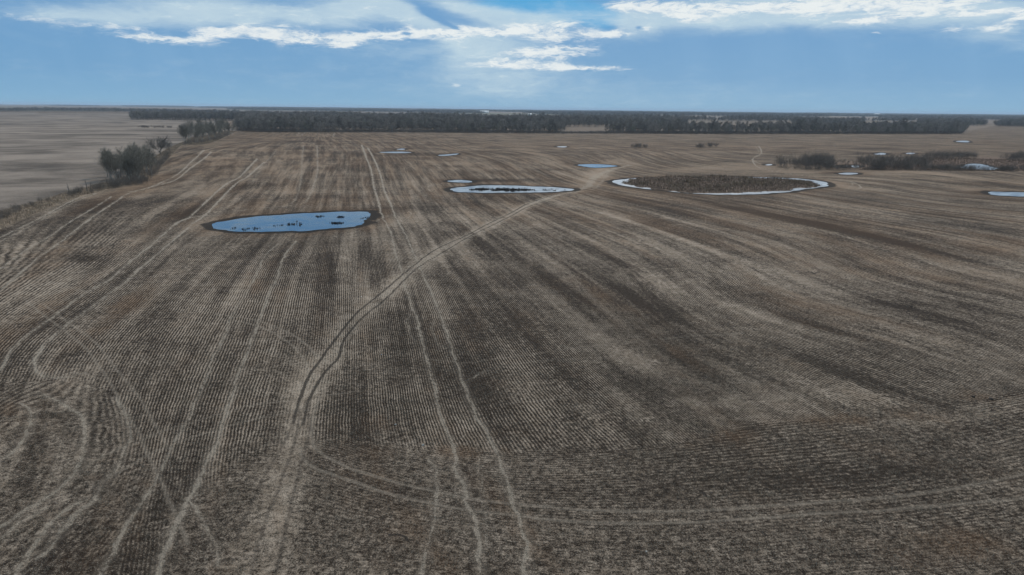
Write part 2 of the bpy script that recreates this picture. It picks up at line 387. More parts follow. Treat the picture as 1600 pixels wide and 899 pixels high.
V2 = [(900,300),(862,309),(825,321),(800,335),(765,353),(737,367),(687,397),(647,423),(603,467),(563,500),(537,533),(530,557),(513,577),(500,593),(483,625)]
line(TRK, [((a[0]+b[0])/2, (a[1]+b[1])/2) for a, b in zip(V1, V2)], 2.2, .5, .6)
line(PAL, [((a[0]+b[0])/2, (a[1]+b[1])/2) for a, b in zip(V1, V2)], 2.4, .8, .8)
line(RUT, V1, .20, 1.15); line(RUT, V2, .20, 1.05)
for dxx, ww, aa in ((-12, .35, .35), (13, .35, .35), (6, .3, .4)):
    line(TRK, [(x + dxx * (y - 200) / 300, y) for x, y in V1], ww, aa)
for p in ([(607,836),(620,836),(632,839),(638,845)], [(1093,768),(1100,771),(1105,776)], [(1190,832),(1196,836)]): line(RUT, p, .10, 1.6)
for p in ([(1257,425),(1265,424),(1272,426),(1280,424)], [(1408,478),(1424,479)], [(1395,629),(1402,632),(1408,633)], [(360,421),(366,420)]): line(RUT, p, .15, 1.3)
for p in ([(480,593),(468,625),(458,662)], [(500,593),(483,625),(474,665)]): line(RUT, p, .21, .92)
for p in ([(481,622),(470,650),(458,700),(436,760),(410,830),(392,900)], [(484,622),(482,680),(462,760),(446,830),(430,900)], [(470,640),(440,700),(405,760),(370,840)]): line(RUT, p, .24, .62, .95)
line(PAL, [(700,392),(610,455),(545,515),(500,575),(476,625),(462,680),(440,740),(420,820),(400,900),(392,930)], 1.9, .55, .95)

# soft patches of soil and straw, placed on the ground
PXX, PYY = to_pix(XX[:, :nf], YY[:, :nf])
def patch(L, lst):
    for e in lst:
        x0, y0, rx, ry = e[:4]; sl = e[4] if len(e) > 4 else 0; am = e[5] if len(e) > 5 else 1
        dx_ = (PXX - x0); dy_ = (PYY - y0) - dx_ * sl
        L[:, :nf] += (am * np.exp(-(dx_ / rx) ** 2 - (dy_ / ry) ** 2)).astype(np.float32)
patch(DRK, [(1000,500,120,45,.3,.35),(1230,540,150,40,.2,.4),(700,560,50,80,.2,.4),(620,540,22,60,0,.8),(780,480,80,50,.3,.7),(880,565,60,40,.5,.6),(730,600,60,45,.2,.8),(1000,600,80,14,.1,.8),(540,640,70,60,0,.3),(300,600,110,60,-.3,.35),
 (517,430,9,50,0,.9),(500,440,6,40,0,.4),(1170,705,260,22,-.09,.3),(1085,575,70,13,.55,.9),(1330,740,170,22,-.08,.4),(130,402,40,8,.05,.8),(760,385,40,7,.8,.9),(865,440,70,10,.65,.7),
 (1000,470,110,7,.55,.8),(960,405,90,5,.42,.6),(1180,465,110,9,.42,.7),(1250,500,90,8,.3,.6),(1385,475,70,6,.2,.9),(1490,505,110,7,.28,.8),(1250,345,150,5,.2,.9),(1420,385,180,6,.24,.8),
 (1400,560,120,18,.3,.5),(1290,575,90,14,.35,.5),(570,392,10,30,.0,.5),(485,255,6,30,0,.5),(520,265,6,30,0,.4),(560,270,30,35,0,.2),(670,430,40,10,.3,.4),(290,335,60,8,-.2,.5),
 (150,870,200,40,0,.15),(950,760,300,20,-.02,.1),(390,395,40,8,-.15,.6),(250,560,30,90,-.8,.2),(460,222,40,1,0,1),(1360,232,35,1.3,.0,1.2),(1345,240,20,1,0,1),(1240,232,20,1,0,.7),(660,226,30,1,0,.5),
 (770,282,60,2.5,0,1.3),(1315,270.5,35,1.3,0,1.2),(680,242,80,2.5,0,.6),(1540,299.5,18,2,0,.9),(1450,240,30,1,0,.5),(1120,253,40,1.5,0,.5),(1580,300,60,2,0,.8)])
patch(TAN, [(1200,350,520,55,.1,.55),(960,470,70,16,.5,.8),(1060,550,50,14,.6,.8),(1290,482,130,13,.25,.9),(1170,500,60,10,.3,.6),(620,668,50,14,.2,.9),(690,706,180,11,.0,.7),(780,678,40,10,0,.7),
 (1140,682,60,13,-.15,1),(1350,655,100,9,-.02,1),(1540,618,90,12,-.05,.8),(1520,850,110,30,-.12,.9),(1560,390,60,16,0,.8),(210,472,60,20,-.1,.8),(260,500,40,14,.2,.5),(400,447,22,20,0,.8),(20,640,30,22,0,1.1),
 (235,758,20,6,0,1),(140,747,35,5,0,.9),(100,802,20,5,0,.8),(440,815,25,20,0,.7),(180,310,120,10,-.35,.9),(70,410,60,22,-.6,.6),(250,345,60,10,-.4,.5),(460,318,130,9,-.05,.6),(830,800,10,50,.0,.6),
 (740,830,10,30,0,.7),(950,300,150,14,.1,.4),(820,340,60,8,.1,.4),(620,250,260,10,0,.3),(500,215,200,8,0,.5),(1150,660,300,12,-.08,.25),(1100,230,600,10,0,.4),(180,800,60,20,0,.3),(340,290,40,40,-.6,.35),
 (1450,440,150,18,.2,.4),(60,470,70,14,.1,.5)])
patch(PAL, [(925,280,30,14,-.4,1),(940,265,20,8,-.4,.8),(1310,288,28,6,.2,.9),(620,345,35,10,-.2,.8),(1170,488,70,7,.35,.9),(1080,460,70,9,.5,.5),(990,345,110,4,.35,.7),(1100,385,120,5,.35,.8),(1250,452,120,5,.35,.6),
 (1460,530,120,9,.3,.6),(440,790,28,80,-.3,.45),(475,620,25,50,0,.4),(900,510,50,20,.6,.4),(1250,620,250,14,-.06,.35),(430,270,80,30,0,.3),(440,300,50,6,0,.4),(120,590,60,40,.3,.25),(1000,560,60,12,.5,.6),
 (640,300,50,10,0,.3),(1200,420,160,8,.3,.4),(1180,262,90,3,.05,.6),(1480,275,110,3,.12,.7),(1100,262,160,3,0,.4),(60,840,90,40,-.5,.3),(210,345,60,10,-.5,.4),(740,262,40,14,.6,.3),(850,245,60,8,.4,.3)])

# boundaries of the fields
E_LOW = [(-120,420),(-40,375),(0,358),(50,337),(110,314),(165,299),(215,284),(250,261),(275,236),(287,228),(320,226),(350,215),(366,207),(372,205)]
E_UP = [(-120,372),(-40,344),(0,331),(60,316),(100,304),(150,290),(175,284),(205,272),(240,247),(262,233),(285,223),(300,215),(330,210),(355,205),(372,205)]
strip_w = np.vstack([catmull(Gl(E_LOW), 5), catmull(Gl(E_UP), 5)[::-1]])
sub = (slice(0, nr), slice(0, nf))
m = (RR > 40) & (RR < 1100); ii = np.where(m)[0]; rs = slice(ii[0], ii[-1] + 1)
jj = np.searchsorted(az_f, [-0.8, -0.2]); js = slice(jj[0], jj[1])
d = sdf(strip_w, XX[rs, js], YY[rs, js]); STRIP[rs, js] = ss(1.0, -1.0, d)
left_w = np.vstack([catmull(Gl(E_UP), 5)[::-1], G(np.array([-120, -900, -900, 372]), np.array([372, 480, 190, 186]))])
left_w[-1] = G(np.array(372.), np.array(180.)); left_w[-2] = G(np.array(-2500.), np.array(150.))
X_, Y_ = XX[:, :nf], YY[:, :nf]
LEFT[:, :nf] = ss(2, -2, segdist(left_w[:len(E_UP) * 5], X_, Y_, False) * np.where(inside(left_w, X_, Y_), -1, 1))
FB = Gl([(-600,172),(200,175),(372,203),(480,206.5),(600,208),(900,209.5),(1000,209.5),(1250,209),(1508,208.5),(1560,196),(1700,192),(2400,190)])
fb_r = np.hypot(*FB.T); fb_a = np.arctan2(FB[:, 0], FB[:, 1])
lim = np.interp(AZ[:nf], fb_a, fb_r)[None]
FARF[:, :nf] = ss(0.97, 1.03, RR[:, None] / lim); FARF[:, nf:] = ss(700, 1000, RR)[:, None]
for P in list(PW.values()) + [RO]:
    pad = 16 if len(P) > 100 else 10
    sl = slices(P, pad); dd = sdf(P, XX[sl], YY[sl])
    w = 3.0 if P is PW['main'] else 3.0
    MUD[sl] = np.maximum(MUD[sl], 1 - ss(0.3 * w, 1.5 * w, dd + 2.2 * vnoise(XX[sl] / 3, YY[sl] / 3)))
    TAN[sl] += 0.7 * (1 - ss(3, 13, dd)) * (dd > 0)
ISL = layer(); sl = slices(RO, 4); ISL[sl] = ss(0.3, -0.6, sdf(RI, XX[sl], YY[sl]))
MAR = layer(); patch(MAR, [(1500,256,110,8,0,1.2),(1380,258,130,6,0,.6),(1600,258,60,7,0,1)])
MAR = np.minimum(MAR, 1)
CALM = layer(); patch(CALM, [(330,810,170,110,0,.9),(80,740,130,120,0,.6),(650,870,170,55,0,.8),(455,670,45,110,0,.9),(1300,850,400,50,-.06,.5),(120,560,90,60,0,.4),(1400,600,200,70,-.1,.6)])
CALM = np.minimum(CALM, 1)

# ---- direction of the seed rows: smooth fields fitted so that rows follow the lines seen on the ground
def fit_field(base_dir, lines, amin, amax, rmin, rmax, na_=8, nr_=8, lam=0.02, reg=0.15):
    t = np.array(base_dir) / np.hypot(*base_dir); n = np.array([-t[1], t[0]])
    ca = np.linspace(amin, amax, na_); cr_ = np.linspace(math.log(rmin), math.log(rmax), nr_)
    sa = (ca[1] - ca[0]) * 1.1; sr = (cr_[1] - cr_[0]) * 1.1
    CA, CR = [q.ravel() for q in np.meshgrid(ca, cr_)]
    def phi(x, y):
        r = np.hypot(x, y); a = np.arctan2(x, y)
        return r[..., None] * np.exp(-((a[..., None] - CA) / sa) ** 2 - ((np.log(r)[..., None] - CR) / sr) ** 2)
    A, b = [], []
    for L in lines:
        W_ = Gl(catmull(L, 5)); seg = W_[1:] - W_[:-1]; ln = np.hypot(*seg.T); ok = ln > 1e-6
        f = phi(W_[:, 0], W_[:, 1]); A.append(((f[1:] - f[:-1]) / ln[:, None])[ok]); b.append((-(seg @ n) / ln)[ok])
    ga, gr = [q.ravel() for q in np.meshgrid(np.linspace(amin, amax, 20), np.linspace(math.log(rmin), math.log(rmax), 20))]
    gx, gy = np.exp(gr) * np.sin(ga), np.exp(gr) * np.cos(ga)
    h = 0.5
    for ex, ey, wgt in ((n[0], n[1], reg), (t[0], t[1], reg * 0.25)):
        A.append(wgt * (phi(gx + ex * h, gy + ey * h) - phi(gx, gy)) / h); b.append(np.zeros(len(gx)))
    A.append(np.eye(len(CA)) * lam); b.append(np.zeros(len(CA)))
    c = np.linalg.lstsq(np.vstack(A), np.concatenate(b), rcond=None)[0]
    def f(x, y):
        out = n[0] * x + n[1] * y; al = t[0] * x + t[1] * y
        r = np.maximum(np.hypot(x, y), 1.0); a = np.arctan2(x, y); lr = np.log(r); acc = np.zeros_like(x)
        for q in range(len(c)):
            acc += c[q] * np.exp(-((a - CA[q]) / sa) ** 2 - ((lr - CR[q]) / sr) ** 2)
        return out + r * acc, al
    return f
L1 = [T[0][0], T[1][0][:14], T[3][0], T[5][0], T[8][0][:8], T[9][0][:10], T[26][0][:14], T[27][0][:14],
 [(760,370),(817,427),(900,500),(1030,600)], [(850,363),(930,400),(980,433),(1060,500)], [(1060,391),(1141,448),(1195,479),(1270,503)],
 [(1212,334),(1347,367),(1465,411),(1620,446)], [(1357,462),(1424,479),(1600,536)], [(1225,310),(1300,322),(1400,342),(1500,357),(1600,378)],
 [(1375,272),(1450,275),(1525,290),(1600,297)], [(895,312),(975,330),(1025,350),(1087,367),(1180,405),(1300,470)], [(950,302),(1025,317),(1112,342),(1200,365),(1330,400)],
 [(495,232),(495,275),(482,305)], [(432,235),(400,260)], [(632,247),(662,280)], [(737,257),(762,275)], [(515,380),(517,470),(505,560)], [(560,500),(565,600),(570,700)],
 [(1060,560),(1160,620),(1260,680)], [(1000,560),(1080,620),(1150,670)], [(880,600),(930,650),(985,700)], [(780,600),(810,650),(840,690)], [(1250,560),(1400,620),(1500,650)]]
f1 = fit_field(Gl([(480,211)])[0] - Gl([(430,600)])[0], L1, -0.78, 0.78, 45, 900, 10, 9)
U1, U2 = T[24][0][4:], T[25][0][3:]
f2 = fit_field(Gl([(1600,740)])[0] - Gl([(800,788)])[0], [U1, U2, [(650,712),(800,722),(900,716),(1000,704),(1100,693),(1300,658),(1600,612)], [(900,870),(1200,858),(1600,815)], [(260,870),(450,860),(650,880)], [(480,800),(650,835),(850,850)]], -0.8, 0.8, 24, 110, 7, 5)
f3 = fit_field(Gl([(130,710)])[0] - Gl([(0,827)])[0], [T[13][0], T[14][0], T[15][0], T[16][0], [(0,899),(60,830)], [(150,899),(210,800),(235,730),(225,680)]], -0.85, -0.2, 28, 75, 6, 5)
P1, S1 = f1(XX, YY); P2, S2 = f2(XX, YY); P3, S3 = f3(XX, YY)
w3p = Gl(catmull([(-600,600),(60,596),(140,600),(195,640),(215,700),(245,745),(200,830),(150,960),(-100,1400),(-900,900),(-600,600)], 4))
w2p = Gl([(470,690),(560,703),(650,712),(800,718),(900,712),(1000,700),(1100,690),(1200,672),(1300,655),(1400,645),(1500,628),(1600,610),(1900,570),(2600,1500),(900,2200),(200,1300),(240,960),(290,800),(380,730)])
near = slice(0, int(np.searchsorted(RR, 160)))
W2, W3 = layer(), layer()
W2[near, :nf] = ss(1.6, -1.6, sdf(w2p, XX[near, :nf], YY[near, :nf]) + 3.0 * vnoise(XX[near, :nf] / 5, YY[near, :nf] / 5)); W3[near, :nf] = ss(.25, -.25, sdf(w3p, XX[near, :nf], YY[near, :nf]))
P4, W4 = layer(), layer(); P4 += 100
for nm, P, ext in (('main', PW['main'], 22), ('reed', PW['reed'], 16), ('ring', RO, 16)):
    sl = slices(P, ext + 3); dd = sdf(P, XX[sl], YY[sl]); upd = dd < P4[sl]
    P4[sl] = np.where(upd, dd, P4[sl]); W4[sl] = np.maximum(W4[sl], ss(ext + .5, ext - .5, dd))
ZZ = height(XX.ravel(), YY.ravel()).reshape(nr, na)
verts = np.stack([XX, YY, ZZ], -1).reshape(-1, 3)
ii, jj = np.meshgrid(np.arange(nr - 1), np.arange(na), indexing='ij'); j2 = (jj + 1) % na
quads = np.stack([ii * na + jj, (ii + 1) * na + jj, (ii + 1) * na + j2, ii * na + j2], -1).reshape(-1, 4)[:, ::-1]
# close the middle with a fan of quads onto ring 0 (one polygon)
gme = bpy.data.meshes.new('ground')
nq = len(quads)
gme.vertices.add(len(verts)); gme.vertices.foreach_set('co', verts.astype(np.float32).ravel())
loops = np.concatenate([quads.ravel(), np.arange(na)[::-1]]).astype(np.int32)
gme.loops.add(len(loops)); gme.loops.foreach_set('vertex_index', loops)
gme.polygons.add(nq + 1); gme.polygons.foreach_set('loop_start', np.concatenate([np.arange(0, nq * 4, 4), [nq * 4]]).astype(np.int32))
gme.update(calc_edges=True); gme.shade_smooth()
def put(name, a, b, c):
    A_ = gme.attributes.new(name, 'FLOAT_VECTOR', 'POINT')
    A_.data.foreach_set('vector', np.stack([a, b, c], -1).astype(np.float32).ravel())
put('row_a', P1, S1, P2); put('row_b', P3, W2, W3); put('row_c', P4, W4, S2 * W2 + S3 * W3)
put('paint_a', TRK, RUT, MUD); put('paint_b', TAN, DRK, PAL); put('zone_a', STRIP, LEFT, FARF); put('zone_c', CALM, THN, CALM * 0); put('zone_b', ISL, MAR, np.broadcast_to(RR[:, None], (nr, na)))

# ------------------------------------------------------------------ materials
def new_mat(name):
    m_ = bpy.data.materials.new(name); m_.use_nodes = True; nt = m_.node_tree; nt.nodes.clear()
    o = nt.nodes.new('ShaderNodeOutputMaterial'); b = nt.nodes.new('ShaderNodeBsdfPrincipled'); nt.links.new(b.outputs[0], o.inputs[0])
    b.inputs['Roughness'].default_value = 0.9; b.inputs['Specular IOR Level'].default_value = 0.2
    return m_, nt, b
gm, nt, B = new_mat('stubble_field')
p1, s1, p2 = sep(nt, attr(nt, 'row_a')); p3, m2, m3 = sep(nt, attr(nt, 'row_b')); p4, m4, s2 = sep(nt, attr(nt, 'row_c'))
trk, rut, mud = sep(nt, attr(nt, 'paint_a')); tan_, drk, pal = sep(nt, attr(nt, 'paint_b'))
strip, leftf, farf = sep(nt, attr(nt, 'zone_a')); isl, mar, rad = sep(nt, attr(nt, 'zone_b')); calm, thn, _b = sep(nt, attr(nt, 'zone_c'))
geo = nt.nodes.new('ShaderNodeNewGeometry'); POS = E(nt, geo.outputs['Position'])
wob = noise(nt, POS, 0.35, 2, 0.5); wob2 = noise(nt, POS, 2.6, 2, 0.6)
SP = 0.30
def rows(p, k=1.0):
    return ((p * (1 / SP) + wob * 1.2 + wob2 * 0.35) * (2 * math.pi)).sin() * 0.5 + 0.5
r1, r2, r3, r4 = rows(p1), rows(p2), rows(p3), rows(p4)
main_ = 1.0 - m2.max(m3).max(m4)
rw = r1 * main_.max(0.0) + r2 * m2 * (1.0 - m3) * (1.0 - m4) + r3 * m3 + r4 * m4 * (1.0 - m3)
fine = noise(nt, POS, 7.5, 4, 0.72); fine2 = noise(nt, POS, 1.7, 3, 0.6); big = noise(nt, POS, 0.035, 4, 0.55); mid = noise(nt, POS, 0.22, 4, 0.6)
spk = noise(nt, POS, 3.1, 2, 0.5)
st1 = vec(nt, p1 * 0.55, s1 * 0.022, 0.0); stA = noise(nt, st1, 0.55, 4, 0.6); stB = noise(nt, vec(nt, p1 * 1.0, s1 * 0.03, 4.0), 1.3, 3, 0.6)
st2 = vec(nt, p2 * 0.55, s2 * 0.03, 7.0); stC = noise(nt, st2, 0.8, 4, 0.6)
streak = (stA * 0.65 + stB * 0.35) * (1.0 - m2) + stC * m2
inten = rad.smooth(90, 260, 1.0, 0.0) * (0.45 + rad.smooth(38, 75) * 0.5) * (1.0 - m3 * 0.45) * (1.0 - calm * 0.75).max(0.1) * (1.0 - m2 * 0.62) * noise(nt, POS, 0.06, 3, 0.6).smooth(.32, .62, .35, 1.15)
# pass widths of the seeder: faint alternate bands along the rows
pas = ((p1 * (2 * math.pi / 2.4)).sin() * 0.5 + 0.5) * rad.smooth(60, 160)
ncut = noise(nt, vec(nt, p1 * 1.0, s1 * 0.25, 2.0), 2.4, 3, 0.65)
cover = 0.345 + (rw - 0.5) * inten * 1.05 * (0.3 + mid * 1.4) + (fine - 0.5) * 2.5 + (fine2 - 0.5) * 1.3 + (spk - 0.5) * 0.9 + (streak - 0.5) * (2.5 - m2 * 1.6 - (1.0 - rad.smooth(35, 100)) * 0.6).max(0.3) + (pas - 0.5) * 0.10 + (ncut - 0.5) * 0.3
cover = cover + pal * 0.46 - drk * 0.48 + (big - 0.5) * (1.0 - m2 * 0.6) + (mid - 0.5) * 0.5 + (rad.smooth(120, 420) * 0.06)
cover = cover.smooth(0.0, 1.0)
soil = mix(nt, fine2.smooth(.3, .7), (0.024, 0.0185, 0.0145), (0.050, 0.039, 0.031))  # soil colour, darkened to include the stubble's own shadow in the gaps
straw = mix(nt, noise(nt, POS, 0.5, 4, 0.6).smooth(.35, .65), (0.245, 0.197, 0.153), (0.355, 0.294, 0.236))
straw = mix(nt, rad.smooth(110, 450) * 0.75, straw, (0.240, 0.180, 0.130))
c = mix(nt, cover, soil, straw)
tann = noise(nt, POS, 0.12, 4, 0.65)
bn = (tan_ * (0.25 + tann * 1.15) * (0.85 + rad.smooth(60, 140) * 0.2) + (noise(nt, vec(nt, p1 * 0.3, s1 * 0.02, 11.0), 0.8, 4, 0.6) - 0.5) * 3.0 + (mid - 0.5) * 1.2 + rad.smooth(100, 350) * 0.35).smooth(0.0, 1.15)
brown = mix(nt, cover, (0.050, 0.032, 0.021), (0.215, 0.153, 0.107))
c = mix(nt, bn * 0.85, c, brown)
# straw lines left by wheels and machines, ragged
tn = noise(nt, POS, 1.6, 4, 0.7)
tl = (trk * (1.2 + rad.smooth(100, 250) * 0.35) + (tn - 0.5) * 2.4 + (fine - .5) * 1.0 + (mid - .5) * 1.2 - 0.1).smooth(0.35, 1.05) * trk.smooth(0.02, 0.3)
c = mix(nt, tl * (0.62 + rad.smooth(38, 90) * 0.12), c, mix(nt, fine.smooth(.3, .7), (0.20, 0.17, 0.14), (0.40, 0.35, 0.285)))
c = mix(nt, thn * (0.30 + tn * 0.6) * 0.78, c, (0.26, 0.222, 0.182))
rt = (rut + (tn - 0.5) * 0.9).smooth(0.25, 0.95) * rut.smooth(0.02, 0.2)
c = mix(nt, rt * 0.85, c, (0.030, 0.025, 0.022))
# left field: grey silty ground with long streaks
lx, ly, lz = sep(nt, POS)
lstr = noise(nt, vec(nt, lx * 0.020 + ly * 0.006, ly * 0.028 - lx * 0.008, 0.0), 1.0, 6, 0.62, 1.6); lbig = noise(nt, POS, 0.012, 4, 0.6, 0.8)
lb2 = noise(nt, vec(nt, lx * 0.009 + ly * 0.004, ly * 0.012 - lx * 0.003, 5.0), 1.0, 4, 0.55, 1.2)
lc = mix(nt, (lstr * 0.45 + lb2 * 0.8 + (fine2 - .5) * .25).smooth(0.44, 0.80), (0.085, 0.072, 0.062), (0.245, 0.207, 0.176))
c = mix(nt, leftf, c, lc)
# grass strip along the field edge
gc = mix(nt, (fine2 * .6 + mid * .5).smooth(.35, .75), (0.075, 0.06, 0.045), (0.31, 0.24, 0.18))
c = mix(nt, strip, c, gc)
# far farmland: broad fields in dun, pinkish and grey
fv = nt.nodes.new('ShaderNodeTexVoronoi'); fv.feature = 'F1'; fv.inputs['Scale'].default_value = 1.0; fv.inputs['Randomness'].default_value = 0.5
nt.links.new(vec(nt, lx * 0.0011, ly * 0.0008, 0.0).k, fv.inputs['Vector'])
fvx, fvy, fvz = sep(nt, E(nt, fv.outputs['Color']))
fcol = mix(nt, fvx, (0.12, 0.097, 0.075), (0.19, 0.147, 0.12)); fcol = mix(nt, fvy.smooth(.6, .8), fcol, (0.13, 0.125, 0.088))
fcol = mix(nt, noise(nt, POS, 0.004, 5, 0.6).smooth(.4, .7) * .5, fcol, (0.13, 0.115, 0.095))
c = mix(nt, farf, c, fcol)
ic = mix(nt, (fine2 * .5 + mid * .5).smooth(.35, .65), (0.085, 0.06, 0.045), (0.23, 0.175, 0.14))
c = mix(nt, isl, c, ic); c = mix(nt, mar * (0.5 + mid * 0.5), c, (0.22, 0.155, 0.125))
mudm = (mud * 1.3 + (fine2 - 0.5) * 0.8 + (mid - .5) * .6).smooth(0.35, 0.9) * (1.0 - isl)
c = mix(nt, mudm * 0.93, c, (0.026, 0.022, 0.019))
nt.links.new(c.k, B.inputs['Base Color'])
B.inputs['Specular IOR Level'].default_value = 0.03
bump = nt.nodes.new('ShaderNodeBump'); bump.inputs['Distance'].default_value = 0.16; bump.inputs['Strength'].default_value = 0.9
hgt_ = rw * inten * 0.8 + fine * 0.9 + fine2 * 0.5
nt.links.new(hgt_.k, bump.inputs['Height']); nt.links.new(bump.outputs[0], B.inputs['Normal'])
gme.materials.append(gm)
ground = obj('ground', gme); tag(ground, kind='structure')

wm, nt, B = new_mat('pond_water')
geo = nt.nodes.new('ShaderNodeNewGeometry'); POS = E(nt, geo.outputs['Position'])
B.inputs['Roughness'].default_value = 0.06; B.inputs['IOR'].default_value = 1.333; B.inputs['Specular IOR Level'].default_value = 0.9
wn = noise(nt, POS, 0.35, 4, 0.6)
nt.links.new(noise(nt, POS, 0.12, 5, 0.65, 1.0).smooth(.38, .62, .02, .18).k, B.inputs['Roughness'])
nt.links.new(mix(nt, wn.smooth(.35, .65), (0.018, 0.045, 0.095), (0.04, 0.065, 0.09)).k, B.inputs['Base Color'])
bump = nt.nodes.new('ShaderNodeBump'); bump.inputs['Distance'].default_value = 0.03; bump.inputs['Strength'].default_value = 0.5
wv = noise(nt, POS, 1.1, 4, 0.6); nt.links.new(wv.k, bump.inputs['Height']); nt.links.new(bump.outputs[0], B.inputs['Normal'])

im, nt, B = new_mat('pale_water')  # water with a paler, mottled base colour and a rougher surface
geo = nt.nodes.new('ShaderNodeNewGeometry'); POS = E(nt, geo.outputs['Position'])
B.inputs['Roughness'].default_value = 0.3; B.inputs['Specular IOR Level'].default_value = 0.45
nt.links.new(mix(nt, noise(nt, POS, 0.22, 4, 0.65).smooth(.40, .60), (0.06, 0.08, 0.105), (0.27, 0.30, 0.325)).k, B.inputs['Base Color'])
PALE_PONDS = {'farleft': 1, 'reed': 1, 'sliver': 1, 'farmid': 1, 'fartip': 1, 'right': 1, 'stub': 1, 'dot': 1, 'dotb': 1, 'slough': 1, 'sloughb': 1, 'sloughc': 1, 'spot': 1, 'spotb': 1, 'spotc': 1, 'spotd': 1}

def plain(name, a, b, scale=3.0, rough=0.9, objvar=0.0):
    m_, nt, B = new_mat(name); B.inputs['Roughness'].default_value = rough
    tcn = nt.nodes.new('ShaderNodeTexCoord'); P = E(nt, tcn.outputs['Object'])
    c = mix(nt, noise(nt, P, scale, 4, 0.6).smooth(.35, .65), a, b)
    if objvar:
        oi = nt.nodes.new('ShaderNodeObjectInfo'); rr = E(nt, oi.outputs['Random'])
        c = mix(nt, rr * objvar, c, tuple(v * 2.2 for v in b))
    nt.links.new(c.k, B.inputs['Base Color']); return m_
M_bark = plain('pale_poplar_bark', (0.16, 0.15, 0.135), (0.34, 0.32, 0.29), 1.5)
M_barkd = plain('dark_bark', (0.09, 0.08, 0.068), (0.16, 0.142, 0.125), 2.0)
M_twig = plain('bare_twigs', (0.098, 0.089, 0.081), (0.155, 0.142, 0.130), 0.6, objvar=0.75)
M_twign = plain('pale_poplar_twigs', (0.12, 0.113, 0.094), (0.195, 0.184, 0.155), 0.6, objvar=0.3)
M_twigg = plain('budding_twigs', (0.092, 0.088, 0.072), (0.148, 0.143, 0.118), 0.6, objvar=0.6)
M_shrub = plain('shrub_stems', (0.07, 0.06, 0.052), (0.14, 0.12, 0.104), 0.8, objvar=0.35)
M_straw = plain('dry_grass', (0.13, 0.10, 0.075), (0.38, 0.30, 0.22), 0.35)
M_sedge = plain('brown_sedge', (0.085, 0.06, 0.045), (0.22, 0.165, 0.13), 0.35)
M_spruce = plain('spruce_needles', (0.012, 0.022, 0.014), (0.03, 0.045, 0.025), 0.8)
M_white = plain('white_siding', (0.72, 0.72, 0.70), (0.82, 0.82, 0.80), 0.6, 0.5)
M_roof = plain('grey_roofing', (0.30, 0.30, 0.31), (0.5, 0.5, 0.5), 0.6, 0.5)
M_wroof = plain('white_metal_roofing', (0.7, 0.7, 0.7), (0.85, 0.85, 0.85), 0.6, 0.35)
M_stone = plain('field_stone', (0.20, 0.19, 0.175), (0.42, 0.40, 0.37), 4.0)
M_clod = plain('wet_clod', (0.018, 0.015, 0.013), (0.04, 0.034, 0.03), 4.0)

# ------------------------------------------------------------------ water
def poly_obj(name, P, z, mat, thick=0.02):
    import bmesh
    bm = bmesh.new(); vs = [bm.verts.new((p[0], p[1], z)) for p in P]
    f = bm.faces.new(vs); 
    if f.normal.z < 0 or True: bm.normal_update()
    if f.normal.z < 0: f.normal_flip()
    bmesh.ops.triangulate(bm, faces=[f])
    me = bpy.data.meshes.new(name); bm.to_mesh(me); bm.free(); me.materials.append(mat)
    o = obj(name, me); tag(o, kind='structure'); return o
for k, P in PW.items(): poly_obj('pond', P, WATER_Z, im if k in PALE_PONDS else wm)
import bmesh
bm = bmesh.new(); n_ = len(RO)
RIg = RI + (RI.mean(0) - RI) / np.hypot(*(RI.mean(0) - RI).T)[:, None] * 1.2
vo = [bm.verts.new((p[0], p[1], WATER_Z)) for p in RO]; c0 = RIg.mean(0)
ao = np.arctan2(RO[:, 1] - c0[1], RO[:, 0] - c0[0]); ai = np.arctan2(RIg[:, 1] - c0[1], RIg[:, 0] - c0[0])
vi = [bm.verts.new((p[0], p[1], WATER_Z)) for p in RIg]
e1 = [bm.edges.new((vo[i], vo[(i + 1) % n_])) for i in range(n_)]; e2 = [bm.edges.new((vi[i], vi[(i + 1) % len(vi)])) for i in range(len(vi))]
bmesh.ops.triangle_fill(bm, edges=e1 + e2, use_beauty=True)
for f in bm.faces:
    if f.normal.z < 0: f.normal_flip()
me = bpy.data.meshes.new('pond'); bm.to_mesh(me); bm.free(); me.materials.append(im); tag(obj('pond', me), kind='structure')

# ------------------------------------------------------------------ vegetation builders
class MB:
    def __init__(s): s.v = []; s.f = []; s.m = []
    def tube(s, pts, rad_, mat=0, sides=4):
        base = len(s.v); pts = [Vector(p) for p in pts]
        for i, p in enumerate(pts):
            dd = (pts[min(i + 1, len(pts) - 1)] - pts[max(i - 1, 0)]).normalized()
            a = dd.orthogonal().normalized(); b = dd.cross(a)
            for k in range(sides):
                t = 2 * math.pi * k / sides; s.v.append(p + (a * math.cos(t) + b * math.sin(t)) * rad_[i])
        for i in range(len(pts) - 1):
            for k in range(sides):
                q = [base + i * sides + k, base + i * sides + (k + 1) % sides, base + (i + 1) * sides + (k + 1) % sides, base + (i + 1) * sides + k]
                s.f += [(q[0], q[1], q[2]), (q[0], q[2], q[3])]; s.m += [mat, mat]
    def tri(s, a, b, c, mat=0):
        n = len(s.v); s.v += [Vector(a), Vector(b), Vector(c)]; s.f.append((n, n + 1, n + 2)); s.m.append(mat)
    def twig(s, a, b, w, mat=0):
        a = Vector(a); b = Vector(b); o = (b - a).orthogonal().normalized(); o.rotate(Matrix.Rotation(random.random() * 6.3, 3, (b - a).normalized()))
        s.tri(a - o * w * .5, a + o * w * .5, b, mat)
    def mesh(s, name, mats): return mesh_np(name, [tuple(v) for v in s.v], s.f, mats, midx=s.m)
